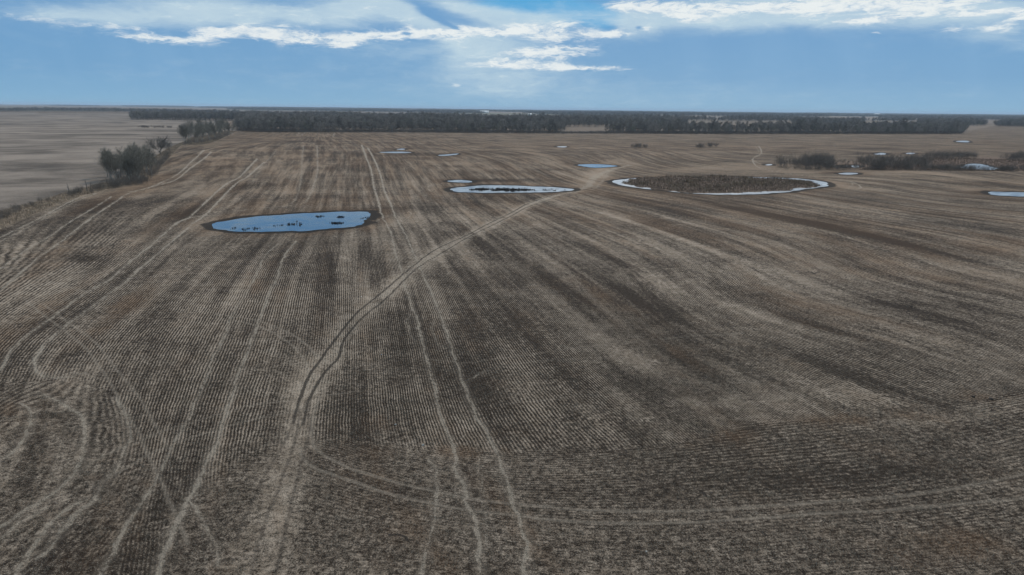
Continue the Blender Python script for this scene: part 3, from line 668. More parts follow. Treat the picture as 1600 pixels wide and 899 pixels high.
def rdir(d, ang):
    d = Vector(d).normalized(); o = d.orthogonal().normalized(); o.rotate(Matrix.Rotation(random.random() * 6.283, 3, d))
    return (d * math.cos(ang) + o * math.sin(ang)).normalized()
def branch(mb, p, d, L, r, lvl, maxl, mat, tmat, tw, up=0.15, nt_=7):
    seg = 3; pts = [p]; rd = [r]; dd = Vector(d)
    for i in range(seg):
        dd = (dd + Vector((random.gauss(0, .12), random.gauss(0, .12), random.gauss(up, .08)))).normalized()
        pts.append(pts[-1] + dd * L / seg); rd.append(r * (1 - .7 * (i + 1) / seg))
    if r > 0.018: mb.tube(pts, rd, mat, 3)
    else:
        for a, b in zip(pts[:-1], pts[1:]): mb.twig(a, b, max(r * 2, tw), mat)
    if lvl < maxl:
        n = 5 if lvl < maxl - 1 else nt_
        for k in range(n):
            t = 0.25 + 0.75 * (k + random.random() * .8) / n; q = t * seg; i = min(int(q), seg - 1)
            pp = pts[i].lerp(pts[i + 1], q - i)
            branch(mb, pp, rdir(dd, random.uniform(.45, .95)), L * random.uniform(.42, .62), r * .45, lvl + 1, maxl, mat, tmat, tw, up, nt_)
    else:
        for k in range(nt_):
            i = random.randrange(seg); pp = pts[i].lerp(pts[i + 1], random.random())
            e = rdir(dd, random.uniform(.3, 1.1)); mb.twig(pp, pp + (e + Vector((0, 0, .15))) * L * random.uniform(.4, .9), tw, tmat)
def aspen(H, seed, split=False, stems=1, crown=0.45, wid=0.24, tw=0.05, tmat=1, n1=9, dens=6, lean=.08):
    random.seed(seed); tr = MB(); cr_ = tr if not split else MB()
    for s_ in range(stems):
        off = Vector((random.gauss(0, .5 * (stems > 1)), random.gauss(0, .5 * (stems > 1)), 0)); h = H * random.uniform(.85, 1.0) if s_ else H
        d = Vector((random.gauss(0, lean * (1 + stems * .5)), random.gauss(0, lean * (1 + stems * .5)), 1)).normalized(); pts = [off - Vector((0, 0, .2))]; rd = [H * .0145]
        for i in range(6):
            d = (d + Vector((random.gauss(0, .05), random.gauss(0, .05), .08))).normalized(); pts.append(pts[-1] + d * h * .93 / 6); rd.append(H * .0145 * (1 - .9 * (i + 1) / 6))
        tr.tube(pts, rd, 0, 4)
        for k in range(n1):
            t = crown * .75 + (1 - crown * .75) * (k + random.random()) / n1; q = min(t * 6, 5.99); i = int(q); pp = pts[i].lerp(pts[i + 1], q - i)
            L = H * wid * (1.15 - .65 * t) * random.uniform(.75, 1.2)
            branch(cr_, pp, rdir((0, 0, 1), random.uniform(.55, 1.1)), L, H * .0045, 1, 2, 0 if not split else 0, tmat if not split else 1, tw, .14, dens)
    return tr, cr_
def shrub(H, W_, seed, n=14, tw=0.05, dens=6):
    random.seed(seed); mb = MB()
    for k in range(n):
        a = random.random() * 6.283; rr = W_ * .35 * math.sqrt(random.random())
        p = Vector((math.cos(a) * rr, math.sin(a) * rr, -.1)); d = Vector((math.cos(a) * rr / W_ * 1.8, math.sin(a) * rr / W_ * 1.8, 1)).normalized()
        branch(mb, p, d, H * random.uniform(.5, .8), .03, 1, 2, 0, 0, tw, .05, dens)
    return mb

def zat(x, y): return float(height(np.array([x]), np.array([y]))[0])
def place(o, x, y, s=1.0, sz=None, rz=None):
    o.location = (x, y, zat(x, y)); o.rotation_euler = (0, 0, random.random() * 6.283 if rz is None else rz); o.scale = (s, s, sz or s)
def dup(root, kids=True):
    r = root.copy(); COL.objects.link(r)
    if kids:
        for ch in root.children:
            c_ = ch.copy(); COL.objects.link(c_); c_.parent = r
    return r

# near trees with trunk and crown as parts
protos = []
for i, (H, sd_, st) in enumerate([(11.5, 11, 1), (12.5, 12, 2), (10.5, 13, 1), (12.0, 14, 1)]):
    tr, cr_ = aspen(H, sd_, split=True, stems=st, crown=.36, wid=.32, tw=.05, n1=22, dens=7)
    protos.append((tr.mesh('trunk', [M_bark]), cr_.mesh('crown', [M_barkd, M_twign])))
cc = [None] * 4
def near_tree(i, label, group, x, y, s, sz=None):
    i %= 4
    if cc[i] is None:
        r = bpy.data.objects.new('bare_poplar_tree', None); COL.objects.link(r); r.empty_display_size = .5
        a = obj('trunk', protos[i][0], r); b = obj('crown', protos[i][1], r); cc[i] = r
    else: r = dup(cc[i])
    tag(r, label, 'tree', group); place(r, x, y, s, sz)
    return r
random.seed(5)
gA = [(168,279),(175,284),(183,277),(187,288),(195,282),(203,290),(200,273),(212,285),(218,276),(222,289),(226,281),(232,276),(238,280),(210,270),(178,272),(192,269),(231,270),(216,268),(185,282),(206,280)]
gA = gA + [(px + random.uniform(-4, 4), py + random.uniform(-5, 2)) for px, py in gA]
for k, (px, py) in enumerate(gA):
    x, y = G(px + 0., py - 2.); near_tree(k, 'bare grey poplar in the dense clump on the grassy fence line nearest the camera', 'poplars in the near clump on the fence line', x, y, random.uniform(.82, 1.06))
gC = [(292,226),(298,222),(305,225),(310,219),(316,223),(322,216),(327,221),(333,213),(338,218),(344,211),(349,215),(354,209),(359,212),(300,213),(314,209),(330,207),(345,206),(322,210),(296,218),(340,213),(352,206),(310,215)]
gC = gC + [(px + random.uniform(-4, 3), py + random.uniform(-3.5, 0)) for px, py in gC + gC[::2]]
for k, (px, py) in enumerate(gC):
    x, y = G(px + 0., py - 1.); near_tree(k + 1, 'bare grey poplar in the long row of trees on the fence line before the wood', 'poplars in the far fence line row', x, y, random.uniform(.95, 1.3))
# two spreading bushy trees on their own
random.seed(77)
def spreading(px, py, H, seed, label):
    tr = MB(); cr_ = MB(); random.seed(seed); tr.tube([(0, 0, -.2), (.1, 0, H * .12), (.15, .1, H * .25)], [H * .03, H * .025, H * .02], 0, 6)
    for k in range(9): branch(cr_, Vector((.15, .1, H * (.1 + .016 * k))), rdir((0, 0, 1), random.uniform(.25, .95)), H * random.uniform(.5, .8), H * .012, 0, 2, 0, 1, .07, .08, 8)
    r = bpy.data.objects.new('spreading_tree', None); COL.objects.link(r); obj('trunk', tr.mesh('trunk', [M_barkd]), r); obj('crown', cr_.mesh('crown', [M_barkd, M_twig]), r)
    x, y = G(px + 0., py + 0.); tag(r, label, 'tree'); place(r, x, y)
spreading(251, 242, 9.5, 3, 'dark bare tree with spreading limbs, alone between the two poplar groups')
spreading(265, 237, 6.5, 9, 'lower rounded bare tree just right of the spreading dark one')

# prototypes for woods: single-mesh bare trees
wood_me = []
for i, (H, sd_) in enumerate([(14, 31), (15.5, 32), (13, 33), (14.5, 34), (12, 35)]):
    tr, _ = aspen(H, sd_, stems=1, crown=.30, wid=.30, tw=.14, n1=18, dens=7)
    wood_me.append(tr.mesh('wood_tree', [M_bark if i == 0 else M_barkd, M_twig if i != 2 else M_twigg]))
wood_root = {}
def wood_tree(i, label, group, x, y, s, sz=None):
    o = obj('bare_tree', wood_me[i % 5]); tag(o, label, 'tree', group); place(o, x, y, s, sz); wood_root.setdefault(i % 5, o); return o
random.seed(21)
# front rows of the two woods, tree by tree
F1 = [(370,203),(400,206.5),(450,207),(520,207.5),(600,207.2),(640,206.5),(700,207.6),(800,208.5),(880,209)]
F2 = [(948,209),(1000,209.6),(1100,209.8),(1200,209.6),(1300,209.6),(1400,210),(1450,210),(1500,209.5)]
def along(P, n, jit=0.0):
    W_ = catmull(Gl(P), 12); L = np.concatenate([[0], np.cumsum(np.hypot(*(W_[1:] - W_[:-1]).T))]); t = np.linspace(0, L[-1], n)
    return np.stack([np.interp(t, L, W_[:, 0]), np.interp(t, L, W_[:, 1])], -1)
cnt = 0
for P, n, lab, grp in ((F1, 120, 'bare tree in the front row of the dense wood behind the field, left of centre', 'front row of the left wood'),
                       (F2, 130, 'bare tree in the front row of the long wood behind the field, right of centre', 'front row of the right wood')):
    for k, (x, y) in enumerate(along(P, n)):
        rr_ = math.hypot(x, y); s = (1 + random.uniform(0.0, .025)) ; x *= s; y *= s
        wood_tree(random.randrange(5), lab, grp, x + random.gauss(0, 1.2), y, *(lambda q: (q * 1.35, q))(random.uniform(.6, 1.0))); cnt += 1

# shrub prototypes
shr_me = [shrub(5.2, 5.0, 50 + i, 12, .05, 6).mesh('shrub', [M_shrub]) for i in range(4)]
def put_shrub(i, name, label, group, px, py, s, sz=None):
    o = obj(name, shr_me[i % 4]); tag(o, label, 'shrub', group); x, y = G(float(px), float(py)); place(o, x, y, s, sz); return o
random.seed(8)
def clump(poly, n, label, group, smin, smax, name='willow_shrub', hfun=None):
    P = np.array(poly, float); out = 0; x0, y0 = P.min(0); x1, y1 = P.max(0)
    while out < n:
        px, py = random.uniform(x0, x1), random.uniform(y0, y1)
        if inside(P, np.array([px]), np.array([py]))[0]:
            w = G(px, py)
            if any(sdf(PW[k], w[0:1], w[1:2])[0] < 1.5 for k in ('slough', 'sloughb', 'sloughc', 'stub')): out += 0.2; continue
            put_shrub(random.randrange(4), name, label, group, px, py, random.uniform(smin, smax)); out += 1
clump([(1207,261),(1240,257),(1290,254),(1300,262),(1290,265.5),(1240,263)], 46, 'dark bare willow shrub at the left end of the long thicket round the slough', 'willows at the left end of the thicket', .8, 1.45)
clump([(1298,255),(1345,257),(1350,265),(1300,266)], 14, 'low dark willow shrub in front of the small pools in the thicket', 'willows by the small pools', .5, .8)
clump([(1345,256),(1380,253),(1450,250),(1448,266),(1350,266.5)], 60, 'dark bare willow shrub in the middle of the long thicket', 'willows in the middle of the thicket', .7, 1.35)
clump([(1445,248),(1475,245),(1520,246),(1535,249),(1450,250)], 36, 'dark willow shrub in the strip behind the pale marsh grass', 'willows behind the marsh grass', .6, 1.1)
clump([(1550,253),(1575,249),(1640,248),(1660,254),(1560,256)], 30, 'dark willow shrub in the thicket at the right edge of the picture', 'willows at the right edge', .9, 1.3)
clump([(1440,262),(1510,265),(1560,266),(1640,266),(1640,269),(1440,267.5)], 64, 'small thin willow bush along the near edge of the marsh', 'small willows along the marsh edge', .35, .75)
clump([(984,232),(1000,231),(1013,231),(1012,233.5),(988,234)], 11, 'dark rounded bush in the left one of two small clumps far out in the field', 'bushes of the left field clump', .5, .95)
clump([(1088,231),(1100,230),(1104,231),(1102,232.5),(1090,232.5)], 7, 'dark bush in the right one of two small clumps far out in the field', 'bushes of the right field clump', .5, .85)
clump([(1106,229.5),(1121,229),(1122,230.5),(1108,231)], 6, 'dark bush at the right end of the right small field clump', 'bushes right end of field clump', .6, .95)
clump([(215,199.3),(270,199.8),(270,200.6),(216,200.2)], 34, 'low dark hedge bush in the line across the grey left field', 'hedge bushes in the left field', .5, .7, 'hedge_bush')
clump([(279,200),(285,200),(285,200.8),(279,200.8)], 5, 'dark bush standing just off the right end of the hedge in the left field', 'bushes off the hedge end', .7, .9, 'hedge_bush')
clump([(160,294),(230,281),(245,262),(258,245),(265,240),(262,250),(245,272),(232,288),(175,298)], 60, 'low dark thorny bush in the grass under the near poplar clump', 'undergrowth under the near clump', .3, .7, 'bush')
clump([(286,229),(345,219),(366,206),(358,206),(320,220),(288,224)], 40, 'low dark bush at the foot of the far fence line row of poplars', 'undergrowth of the far row', .35, .75, 'bush')
clump([(0,347),(40,328),(75,318),(80,312),(60,316),(0,334)], 34, 'low scrubby bush in the grass strip at the left edge of the picture', 'scrub in the grass strip', .16, .34, 'bush')
clump([(108,306),(135,300),(128,303),(112,308)], 8, 'small twiggy bush in the grass strip beside the bare stubs', 'twiggy bushes by the stubs', .22, .36, 'bush')
clump([(1212,262.5),(1300,264),(1450,263),(1640,262),(1640,268),(1440,267.3),(1300,266.5),(1215,264)], 80, 'low grey brush along the near edge of the long thicket', 'low brush along the thicket edge', .3, .6, 'brush')
clump([(104,308),(160,290),(205,272),(245,246),(258,243),(256,254),(235,270),(212,284),(165,298),(112,311)], 80, 'low grey brush in the grass strip along the fence line', 'grey brush on the fence line', .2, .5, 'brush')
# leafless stubs on the fence line
for (px, py, H, lab) in ((108,304,3.4,'thin leafless stub on the fence line, leftmost of three'), (136,299,3.6,'bare broken stub on the fence line, middle of three'), (143,301,3.2,'thick dark stub on the fence line, rightmost of three')):
    mb = MB(); random.seed(px); mb.tube([(0, 0, -.2), (.08, 0, H * .5), (-.1, .1, H)], [.16, .12, .05], 0, 6)
    for k in range(4): a = rdir((0, 0, 1), .7); z0 = H * random.uniform(.4, .9); mb.tube([(0, 0, z0), tuple(Vector((0, 0, z0)) + a * H * .25)], [.05, .02], 0, 4)
    o = obj('dead_tree', mb.mesh('dead_tree', [M_barkd])); tag(o, lab, 'dead tree'); x, y = G(float(px), float(py)); place(o, x, y)

# ------------------------------------------------------------------ scattered stuff by instancing
def scatter(name, pts, srcs, smin, smax, label, cat, zs=0.68, seed=1):
    """points mesh + geometry nodes that put one of the source objects' meshes on each point"""
    pts = np.asarray(pts, np.float32); n = len(pts); r = np.random.default_rng(seed)
    me = bpy.data.meshes.new(name); me.vertices.add(n); me.vertices.foreach_set('co', pts.ravel())
    vn = vnoise(pts[:, 0] / 70, pts[:, 1] / 70 + 40) + .5; s = smin + (smax - smin) * (r.random(n) * .45 + vn * .8) * np.where(r.random(n) < .06, 1.35, 1); sc3 = np.stack([s * 1.0, s * 1.0, s * zs * r.uniform(.85, 1.12, n)], -1)
    for nm, tp, key, dat in (('sc', 'FLOAT_VECTOR', 'vector', sc3), ('rz', 'FLOAT', 'value', r.uniform(0, 6.283, n)), ('ix', 'INT', 'value', r.integers(0, len(srcs), n))):
        a = me.attributes.new(nm, tp, 'POINT'); a.data.foreach_set(key, dat.ravel().astype(np.int32 if tp == 'INT' else np.float32))
    o = obj(name, me); tag(o, label, cat, kind='stuff')
    ng = bpy.data.node_groups.new(name, 'GeometryNodeTree')
    ng.interface.new_socket('Geometry', in_out='INPUT', socket_type='NodeSocketGeometry'); ng.interface.new_socket('Geometry', in_out='OUTPUT', socket_type='NodeSocketGeometry')
    gi = ng.nodes.new('NodeGroupInput'); go = ng.nodes.new('NodeGroupOutput'); iop = ng.nodes.new('GeometryNodeInstanceOnPoints'); gg = ng.nodes.new('GeometryNodeGeometryToInstance')
    for so in reversed(srcs):
        oi = ng.nodes.new('GeometryNodeObjectInfo'); oi.transform_space = 'ORIGINAL'; oi.inputs['Object'].default_value = so; oi.inputs['As Instance'].default_value = False
        ng.links.new(oi.outputs['Geometry'], gg.inputs[0])
    def na_(nm, ty):
        q = ng.nodes.new('GeometryNodeInputNamedAttribute'); q.data_type = ty; q.inputs['Name'].default_value = nm; return q.outputs['Attribute']
    cx = ng.nodes.new('ShaderNodeCombineXYZ'); ng.links.new(na_('rz', 'FLOAT'), cx.inputs[2])
    e2r = ng.nodes.new('FunctionNodeEulerToRotation'); ng.links.new(cx.outputs[0], e2r.inputs[0])
    ng.links.new(gi.outputs[0], iop.inputs['Points']); ng.links.new(gg.outputs[0], iop.inputs['Instance']); iop.inputs['Pick Instance'].default_value = True
    ng.links.new(na_('ix', 'INT'), iop.inputs['Instance Index']); ng.links.new(e2r.outputs[0], iop.inputs['Rotation']); ng.links.new(na_('sc', 'FLOAT_VECTOR'), iop.inputs['Scale'])
    ng.links.new(iop.outputs[0], go.inputs[0]); md = o.modifiers.new('scatter', 'NODES'); md.node_group = ng
    return o
def fill(poly, spacing, seed=1, keep=1.0, holes=()):
    P = Gl(poly); r = np.random.default_rng(seed); x0, y0 = P.min(0); x1, y1 = P.max(0)
    nx, ny = int((x1 - x0) / spacing) + 1, int((y1 - y0) / spacing) + 1
    gx, gy = np.meshgrid(np.arange(nx), np.arange(ny)); x = x0 + (gx + r.uniform(-.55, .55, gx.shape)) * spacing; y = y0 + (gy + r.uniform(-.55, .55, gy.shape)) * spacing
    x, y = x.ravel(), y.ravel(); m_ = inside(P, x, y) & (r.random(len(x)) < keep); x, y = x[m_], y[m_]
    for h in holes:
        m_ = ~inside(Gl(h), x, y); x, y = x[m_], y[m_]
    return np.stack([x, y, height(x, y)], -1)
src = [wood_root[i] for i in sorted(wood_root)]
A1 = fill([(369,202),(400,205.5),(450,206.3),(520,206.7),(600,206.3),(640,205),(700,206.6),(800,207.5),(880,208),(884,200),(860,193),(800,190),(700,187),(600,185),(480,182.5),(400,182),(372,185)], 10, 1, .85)
A2 = fill([(950,208),(1000,208.6),(1100,208.9),(1200,208.7),(1300,208.8),(1400,209),(1450,209),(1503,208.5),(1511,204),(1500,200),(1470,197),(1440,201),(1300,204.5),(1230,206),(1150,206.5),(1060,205.5),(975,202)], 9.5, 2, .85)
A3 = fill([(884,199),(940,199),(960,197.5),(1060,198),(1100,196),(1250,195.5),(1330,197.5),(1420,196),(1500,197.5),(1539,197),(1541,194),(1500,191),(1400,189),(1300,191),(1200,187.5),(1100,189),(1000,186.5),(880,187),(820,187),(860,191)], 12, 3, .9, [[(1345,199),(1430,198.5),(1440,190),(1350,190)], [(1068,200),(1240,200),(1236,189.5),(1075,189.5)]])
A4 = fill([(1553,198),(1620,199),(1900,201),(1900,191),(1620,190),(1565,193)], 10, 4)
A5 = fill([(203,187.5),(240,188),(300,188.5),(371,189.5),(372,184),(300,182),(285,181),(240,184),(210,185)], 10, 5, 1.0, [[(262,185),(292,185),(292,182.5),(262,182.5)]])
A6 = fill([(-60,176),(50,174.5),(190,175.3),(290,176.5),(375,178.3),(372,177.6),(290,175.9),(190,174.6),(50,173.8),(-60,175)], 16, 6)
scatter('wood', np.vstack([A1, A5]), src, .8, 1.75, 'deep bare grey wood behind the front row of trees, left of centre', 'wood', seed=1)
scatter('wood', np.vstack([A2, A3, A4]), src, .75, 1.6, 'deep bare grey wood behind the front row of trees, right of centre', 'wood', seed=2)
UB = np.vstack([fill([(370,205),(400,206.8),(450,207.4),(600,207.6),(700,208),(880,209.3),(880,206.5),(700,205.5),(600,205),(450,205),(372,203)], 4.2, 31), fill([(878,209.3),(950,209.6),(950,207.6),(878,207.4)], 3.6, 33), fill([(948,209.3),(1100,210.1),(1300,210),(1500,209.8),(1505,207),(1300,207.5),(1100,207.5),(950,207)], 4.2, 32)])
scatter('underbrush', UB, [o for o in COL.objects if o.name.startswith('willow_shrub')][:4], .35, .95, 'dark tangled underbrush along the foot of the woods behind the field', 'underbrush', zs=.8, seed=9)
# farther woods: scattered blocks down to the horizon
random.seed(40); far = [A6]
for k in range(125):
    px = random.uniform(-300, 1900); dyy = random.choice([2.0, 2.5, 3, 3.5, 4.2, 5, 6, 7.5, 9]) * random.uniform(.85, 1.15)
    if px < 372 and dyy > 3.2: continue
    if px > 372 and dyy > 8.5 and px < 900: continue
    y0 = hy(px) + dyy; L = random.uniform(15, 90) * (1.3 if px > 700 else .8); th = random.uniform(.12, .3) * dyy * (1.4 if px > 700 else .8)
    q = fill([(px - L, y0 + (-L) * .0103), (px, y0 + th * .3), (px + L, y0 + L * .0103), (px + L * .8, y0 - th + L * .0103), (px - L * .7, y0 - th - L * .0103)], 18 + 60 / dyy ** 1.0, 100 + k)
    far.append(q[:2600])
for k in range(26):
    px = -120 + k * 66 + random.uniform(-20, 20); L = random.uniform(25, 60); d0 = random.uniform(1.3, 2.1)
    far.append(fill([(px - L, hy(px - L) + d0), (px + L, hy(px + L) + d0), (px + L, hy(px + L) + d0 - .22), (px - L, hy(px - L) + d0 - .22)], 85, 500 + k)[:1800])
far = np.vstack(far)
rfar = np.hypot(far[:, 0], far[:, 1]); far = far[(rfar < 24000)]
scatter('wood', far, src, 1.3, 2.1, 'far off dark woods in broken blocks below the horizon', 'wood', zs=.52, seed=3)
print('wood points', len(A1), len(A2), len(A3), len(A4), len(A5), len(A6), len(far))

# grass strip, marsh and island tufts: joined blades
def tufts(name, pts, h0, h1, w, mat, label, cat, seed, nb=5, bw=.05):
    r = np.random.default_rng(seed); n = len(pts); V3 = np.zeros((n, nb, 3, 3), np.float32)
    a = r.uniform(0, 6.283, (n, nb)); hh = r.uniform(h0, h1, (n, nb)); lean = r.uniform(.1, .6, (n, nb)) * hh
    o = r.normal(0, w, (n, nb, 2)); bx = pts[:, None, 0] + o[..., 0]; by = pts[:, None, 1] + o[..., 1]; bz = pts[:, None, 2] - .03
    cx_, sx_ = np.cos(a), np.sin(a)
    V3[:, :, 0] = np.stack([bx - sx_ * bw, by + cx_ * bw, bz + 0 * bx], -1); V3[:, :, 1] = np.stack([bx + sx_ * bw, by - cx_ * bw, bz + 0 * bx], -1)
    V3[:, :, 2] = np.stack([bx + cx_ * lean, by + sx_ * lean, bz + hh], -1)
    me = mesh_np(name, V3.reshape(-1, 3), np.arange(n * nb * 3).reshape(-1, 3), [mat]); o_ = obj(name, me); return tag(o_, label, cat, kind='stuff')
def fillw(P, spacing, seed, keep=1.0):
    r = np.random.default_rng(seed); x0, y0 = P.min(0); x1, y1 = P.max(0)
    gx, gy = np.meshgrid(np.arange(x0, x1, spacing), np.arange(y0, y1, spacing)); x = (gx + r.uniform(-.5, .5, gx.shape) * spacing).ravel(); y = (gy + r.uniform(-.5, .5, gy.shape) * spacing).ravel()
    m_ = inside(P, x, y) & (r.random(len(x)) < keep); x, y = x[m_], y[m_]; return np.stack([x, y, height(x, y)], -1)
r = np.random.default_rng(77); rr_ = np.sqrt(r.uniform(31 ** 2, 105 ** 2, 170000)); aa_ = r.uniform(-.80, .80, 170000)
ok_ = r.random(170000) < (1 - ss(70, 105, rr_)) * .9 + .1
sx_, sy_ = rr_[ok_] * np.sin(aa_[ok_]), rr_[ok_] * np.cos(aa_[ok_])
tufts('stubble', np.stack([sx_, sy_, height(sx_, sy_)], -1), .05, .17, .09, plain('cut_straw', (0.17, 0.135, 0.105), (0.34, 0.285, 0.225), .3), 'short cut straw stubble standing in the nearest part of the field', 'stubble', 8, 3, .022)
sw = strip_w; isl_pts = fillw(RI, .8, 1); dI = sdf(RI, isl_pts[:, 0], isl_pts[:, 1]); isl_pts = isl_pts[dI < -.2]
tufts('sedge', isl_pts, .3, .8, .3, M_sedge, 'brown dead sedge covering the island in the ring shaped pond', 'sedge', 2, 4, .07)
ct = isl_pts[(vnoise(isl_pts[:, 0] / 5, isl_pts[:, 1] / 5) > .12) & (rng.random(len(isl_pts)) < .5)]
tufts('cattails', ct, .8, 1.7, .35, plain('cattail_stalks', (0.06, 0.042, 0.03), (0.30, 0.235, 0.165), .5), 'taller dead cattails in clumps on the island in the ring shaped pond', 'cattails', 12, 5, .06)
tufts('dry_grass', fillw(strip_w, .75, 3)[:60000], .25, .75, .3, M_straw, 'pale dry grass on the fence line strip beside the left field', 'grass', 4, 4, .06)
mp = fill([(1400,252),(1440,246),(1530,249),(1640,252),(1640,268),(1440,268),(1340,266)], 1.2, 9)
mp = mp[np.array(sdf(PW['slough'], mp[:, 0], mp[:, 1])) > .8]
tufts('marsh_grass', mp, .3, .9, .4, M_sedge, 'reddish brown marsh grass between the willows on the right', 'marsh grass', 5, 4, .08)
# dark reed clumps standing in the ponds
rp = []
r = np.random.default_rng(12)
for (px, py, rx, ry, n) in ((752,296,8,1.6,90),(788,296.5,24,1.9,250),(820,297,10,1.2,60),(738,297,4,.8,16),(860,297,20,1,16),(524,348.5,8,.7,34),(533,339,4,.6,18),(463,349,14,3,16),(380,357,30,2,16),(500,338,6,1,10),(572,344,4,5,16),(455,352,20,4,12)):
    q = np.stack([px + r.normal(0, rx * .6, n), py + r.normal(0, ry * .6, n)], -1); w_ = G(q[:, 0], q[:, 1]); rp.append(w_)
rp = np.vstack(rp); okk = np.zeros(len(rp), bool)
for k in ('main', 'reed'): okk |= sdf(PW[k], rp[:, 0], rp[:, 1]) < -.3
rp = rp[okk & ((r.random(len(rp)) < .5) | (sdf(PW['reed'], rp[:, 0], rp[:, 1]) < 0))]; rp = np.concatenate([rp, np.full((len(rp), 1), WATER_Z)], 1)
M_reed = plain('wet_reeds', (0.02, 0.016, 0.014), (0.055, 0.042, 0.035), 1.0)
tufts('reeds', rp, .12, .5, .3, M_reed, 'dark broken reeds standing in clumps in the ponds', 'reeds', 6, 9, .12)

# ------------------------------------------------------------------ stones and clods on the near field
def stone(px, py, s, mat, label, cat, name, seed):
    import bmesh
    bm = bmesh.new(); bmesh.ops.create_icosphere(bm, subdivisions=2, radius=1.0); random.seed(seed)
    ph = [random.random() * 6 for _ in range(6)]
    for v in bm.verts:
        c_ = v.co; k = 1 + .16 * math.sin(c_.x * 3 + ph[0]) + .14 * math.sin(c_.y * 4 + ph[1]) + .12 * math.sin(c_.z * 5 + ph[2] + c_.x * 2); v.co = Vector((c_.x * 1.2, c_.y * .9, c_.z * .6)) * k * s
    me = bpy.data.meshes.new(name); bm.to_mesh(me); bm.free(); me.materials.append(mat); o = obj(name, me); tag(o, label, cat); x, y = G(float(px), float(py)); place(o, x, y); o.location.z += s * .25
stone(1520.5, 621, .17, M_clod, 'dark round clod on brown soil at the right, the left one of a pair', 'clod', 'soil_clod', 1)
stone(1548, 624.5, .22, M_clod, 'dark round clod on brown soil at the right, the bigger right one of a pair', 'clod', 'soil_clod', 2)
stone(618, 664, .11, M_stone, 'small pale stone on tan stubble below the middle of the field', 'stone', 'field_stone', 3)
stone(661, 696, .13, M_stone, 'pale stone beside the broken straw line in the lower middle of the field', 'stone', 'field_stone', 4)
stone(1010, 862, .07, M_stone, 'tiny pale stone alone in the bottom stubble right of centre', 'stone', 'field_stone', 5)
stone(1424, 479, .2, M_clod, 'dark clod in the dark streak on the right side of the field', 'clod', 'soil_clod', 6)

# ------------------------------------------------------------------ far farm buildings and spruces
def shed(px, py, L, Wd, H, label, roofm=M_roof, rz=0.0):
    x, y = G(float(px), float(py)); e = bpy.data.objects.new('farm_shed', None); COL.objects.link(e); tag(e, label, 'shed'); place(e, x, y, rz=rz)
    a, b = L / 2, Wd / 2; rh = Wd * .22
    v = [(-a,-b,-.5),(a,-b,-.5),(a,b,-.5),(-a,b,-.5),(-a,-b,H),(a,-b,H),(a,b,H),(-a,b,H),(-a,0,H+rh),(a,0,H+rh)]
    me = bpy.data.meshes.new('wall'); me.from_pydata(v, [], [(0,1,5,4),(2,3,7,6),(1,2,6,9,5),(3,0,4,8,7)]); me.materials.append(M_white); obj('wall', me, e)
    o = .5; t = .25; v = []
    for s in (-1, 1):
        v += [(-a-o, s*(b+o), H-o*.44+.03), (a+o, s*(b+o), H-o*.44+.03), (a+o, 0, H+rh+.03), (-a-o, 0, H+rh+.03)]
        v += [(q[0], q[1], q[2] + t) for q in v[-4:]]
    fs = []
    for k in (0, 8): fs += [(k,k+1,k+2,k+3),(k+4,k+5,k+6,k+7),(k,k+1,k+5,k+4),(k,k+4,k+7,k+3),(k+1,k+2,k+6,k+5)]
    me = bpy.data.meshes.new('roof'); me.from_pydata(v, [], fs); me.materials.append(roofm); obj('roof', me, e)
    me = bpy.data.meshes.new('door'); me.from_pydata([(-L*.12,-b-.06,0),(L*.12,-b-.06,0),(L*.12,-b-.06,H*.8),(-L*.12,-b-.06,H*.8),(-L*.12,-b-.01,0),(L*.12,-b-.01,0),(L*.12,-b-.01,H*.8),(-L*.12,-b-.01,H*.8)], [], [(0,1,2,3),(0,4,5,1),(3,2,6,7),(0,3,7,4),(1,5,6,2)]); me.materials.append(M_roof); obj('door', me, e)
shed(282, 184.2, 34, 16, 5.5, 'long white shed among the trees behind the grey left field', M_wroof)
shed(256, 184.2, 8, 9, 5, 'small white house beside the long shed behind the left field', M_wroof)
shed(1370, 180.6, 60, 26, 11, 'bright white shed far off near the horizon, right of centre', M_wroof)
shed(1353, 181.0, 34, 20, 7, 'pale low shed left of the bright white one near the horizon', M_wroof)
shed(1423, 181.8, 40, 20, 7, 'pale small shed near the horizon towards the right edge', M_wroof)
shed(1155, 179.4, 34, 20, 8, 'white shed on the horizon left of the bright one', M_wroof)
shed(828, 180.5, 16, 10, 6, 'white farmhouse among dark spruces near the middle of the horizon', M_wroof)
shed(757, 176.8, 60, 26, 10, 'pale shed on the horizon just left of the middle', M_wroof)
mb = MB(); random.seed(4)
H = 14
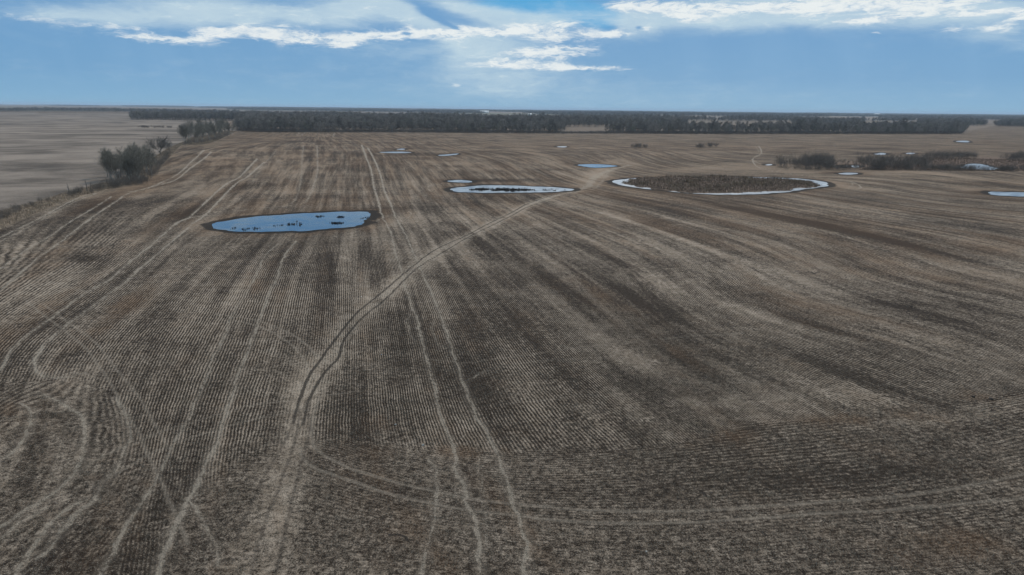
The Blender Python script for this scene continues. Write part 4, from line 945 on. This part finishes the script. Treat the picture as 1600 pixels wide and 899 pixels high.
for l in range(9):
    z = H * (.08 + .1 * l); rad_ = 3.4 * (1 - l / 9.5); n = 14
    for k in range(n):
        a = 6.283 * (k + random.random() * .6) / n; w_ = rad_ * .32; rr_ = rad_ * random.uniform(.75, 1.1)
        mb.tri((math.cos(a) * rr_, math.sin(a) * rr_, z - .5), (math.cos(a + 1.3) * w_ , math.sin(a + 1.3) * w_, z + 1.6), (math.cos(a - 1.3) * w_, math.sin(a - 1.3) * w_, z + 1.5))
mb.tube([(0, 0, -.2), (0, 0, H)], [.22, .03], 0, 5)
sp_me = mb.mesh('spruce_tree', [M_spruce])
for k in range(12):
    o = obj('spruce_tree', sp_me); tag(o, 'dark spruce in the short spaced line of conifers beyond the left wood', 'spruce', 'spaced line of spruces'); x, y = G(642 + k * 4.4 + random.uniform(-.6, .6), 181.6 + .02 * k); place(o, x, y, random.uniform(.9, 1.3))
for k in range(22):
    o = obj('spruce_tree', sp_me); tag(o, 'dark spruce in the dense conifer clump round the white farmhouse', 'spruce', 'spruces round the farmhouse'); x, y = G(800 + random.uniform(0, 40), 182.2 + random.uniform(0, .9)); place(o, x, y, random.uniform(.8, 1.15))

# ------------------------------------------------------------------ air
hz_me = bpy.data.meshes.new('haze'); HX = 27500
v = [(sx * HX, sy * HX, z) for z in (-12.0, 60.0) for sx, sy in ((-1,-1),(1,-1),(1,1),(-1,1))]
hz_me.from_pydata(v, [], [(3,2,1,0),(4,5,6,7),(0,1,5,4),(1,2,6,5),(2,3,7,6),(3,0,4,7)])
hm = bpy.data.materials.new('air'); hm.use_nodes = True; hm.node_tree.nodes.clear()
ho = hm.node_tree.nodes.new('ShaderNodeOutputMaterial'); pv = hm.node_tree.nodes.new('ShaderNodeVolumePrincipled')
pv.inputs['Color'].default_value = (0.60, 0.78, 1.0, 1); pv.inputs['Density'].default_value = 0.000055; pv.inputs['Anisotropy'].default_value = 0.0
hm.node_tree.links.new(pv.outputs[0], ho.inputs['Volume']); hz_me.materials.append(hm)
tag(obj('haze', hz_me), 'thin blue haze over the farmland', 'haze', kind='stuff')
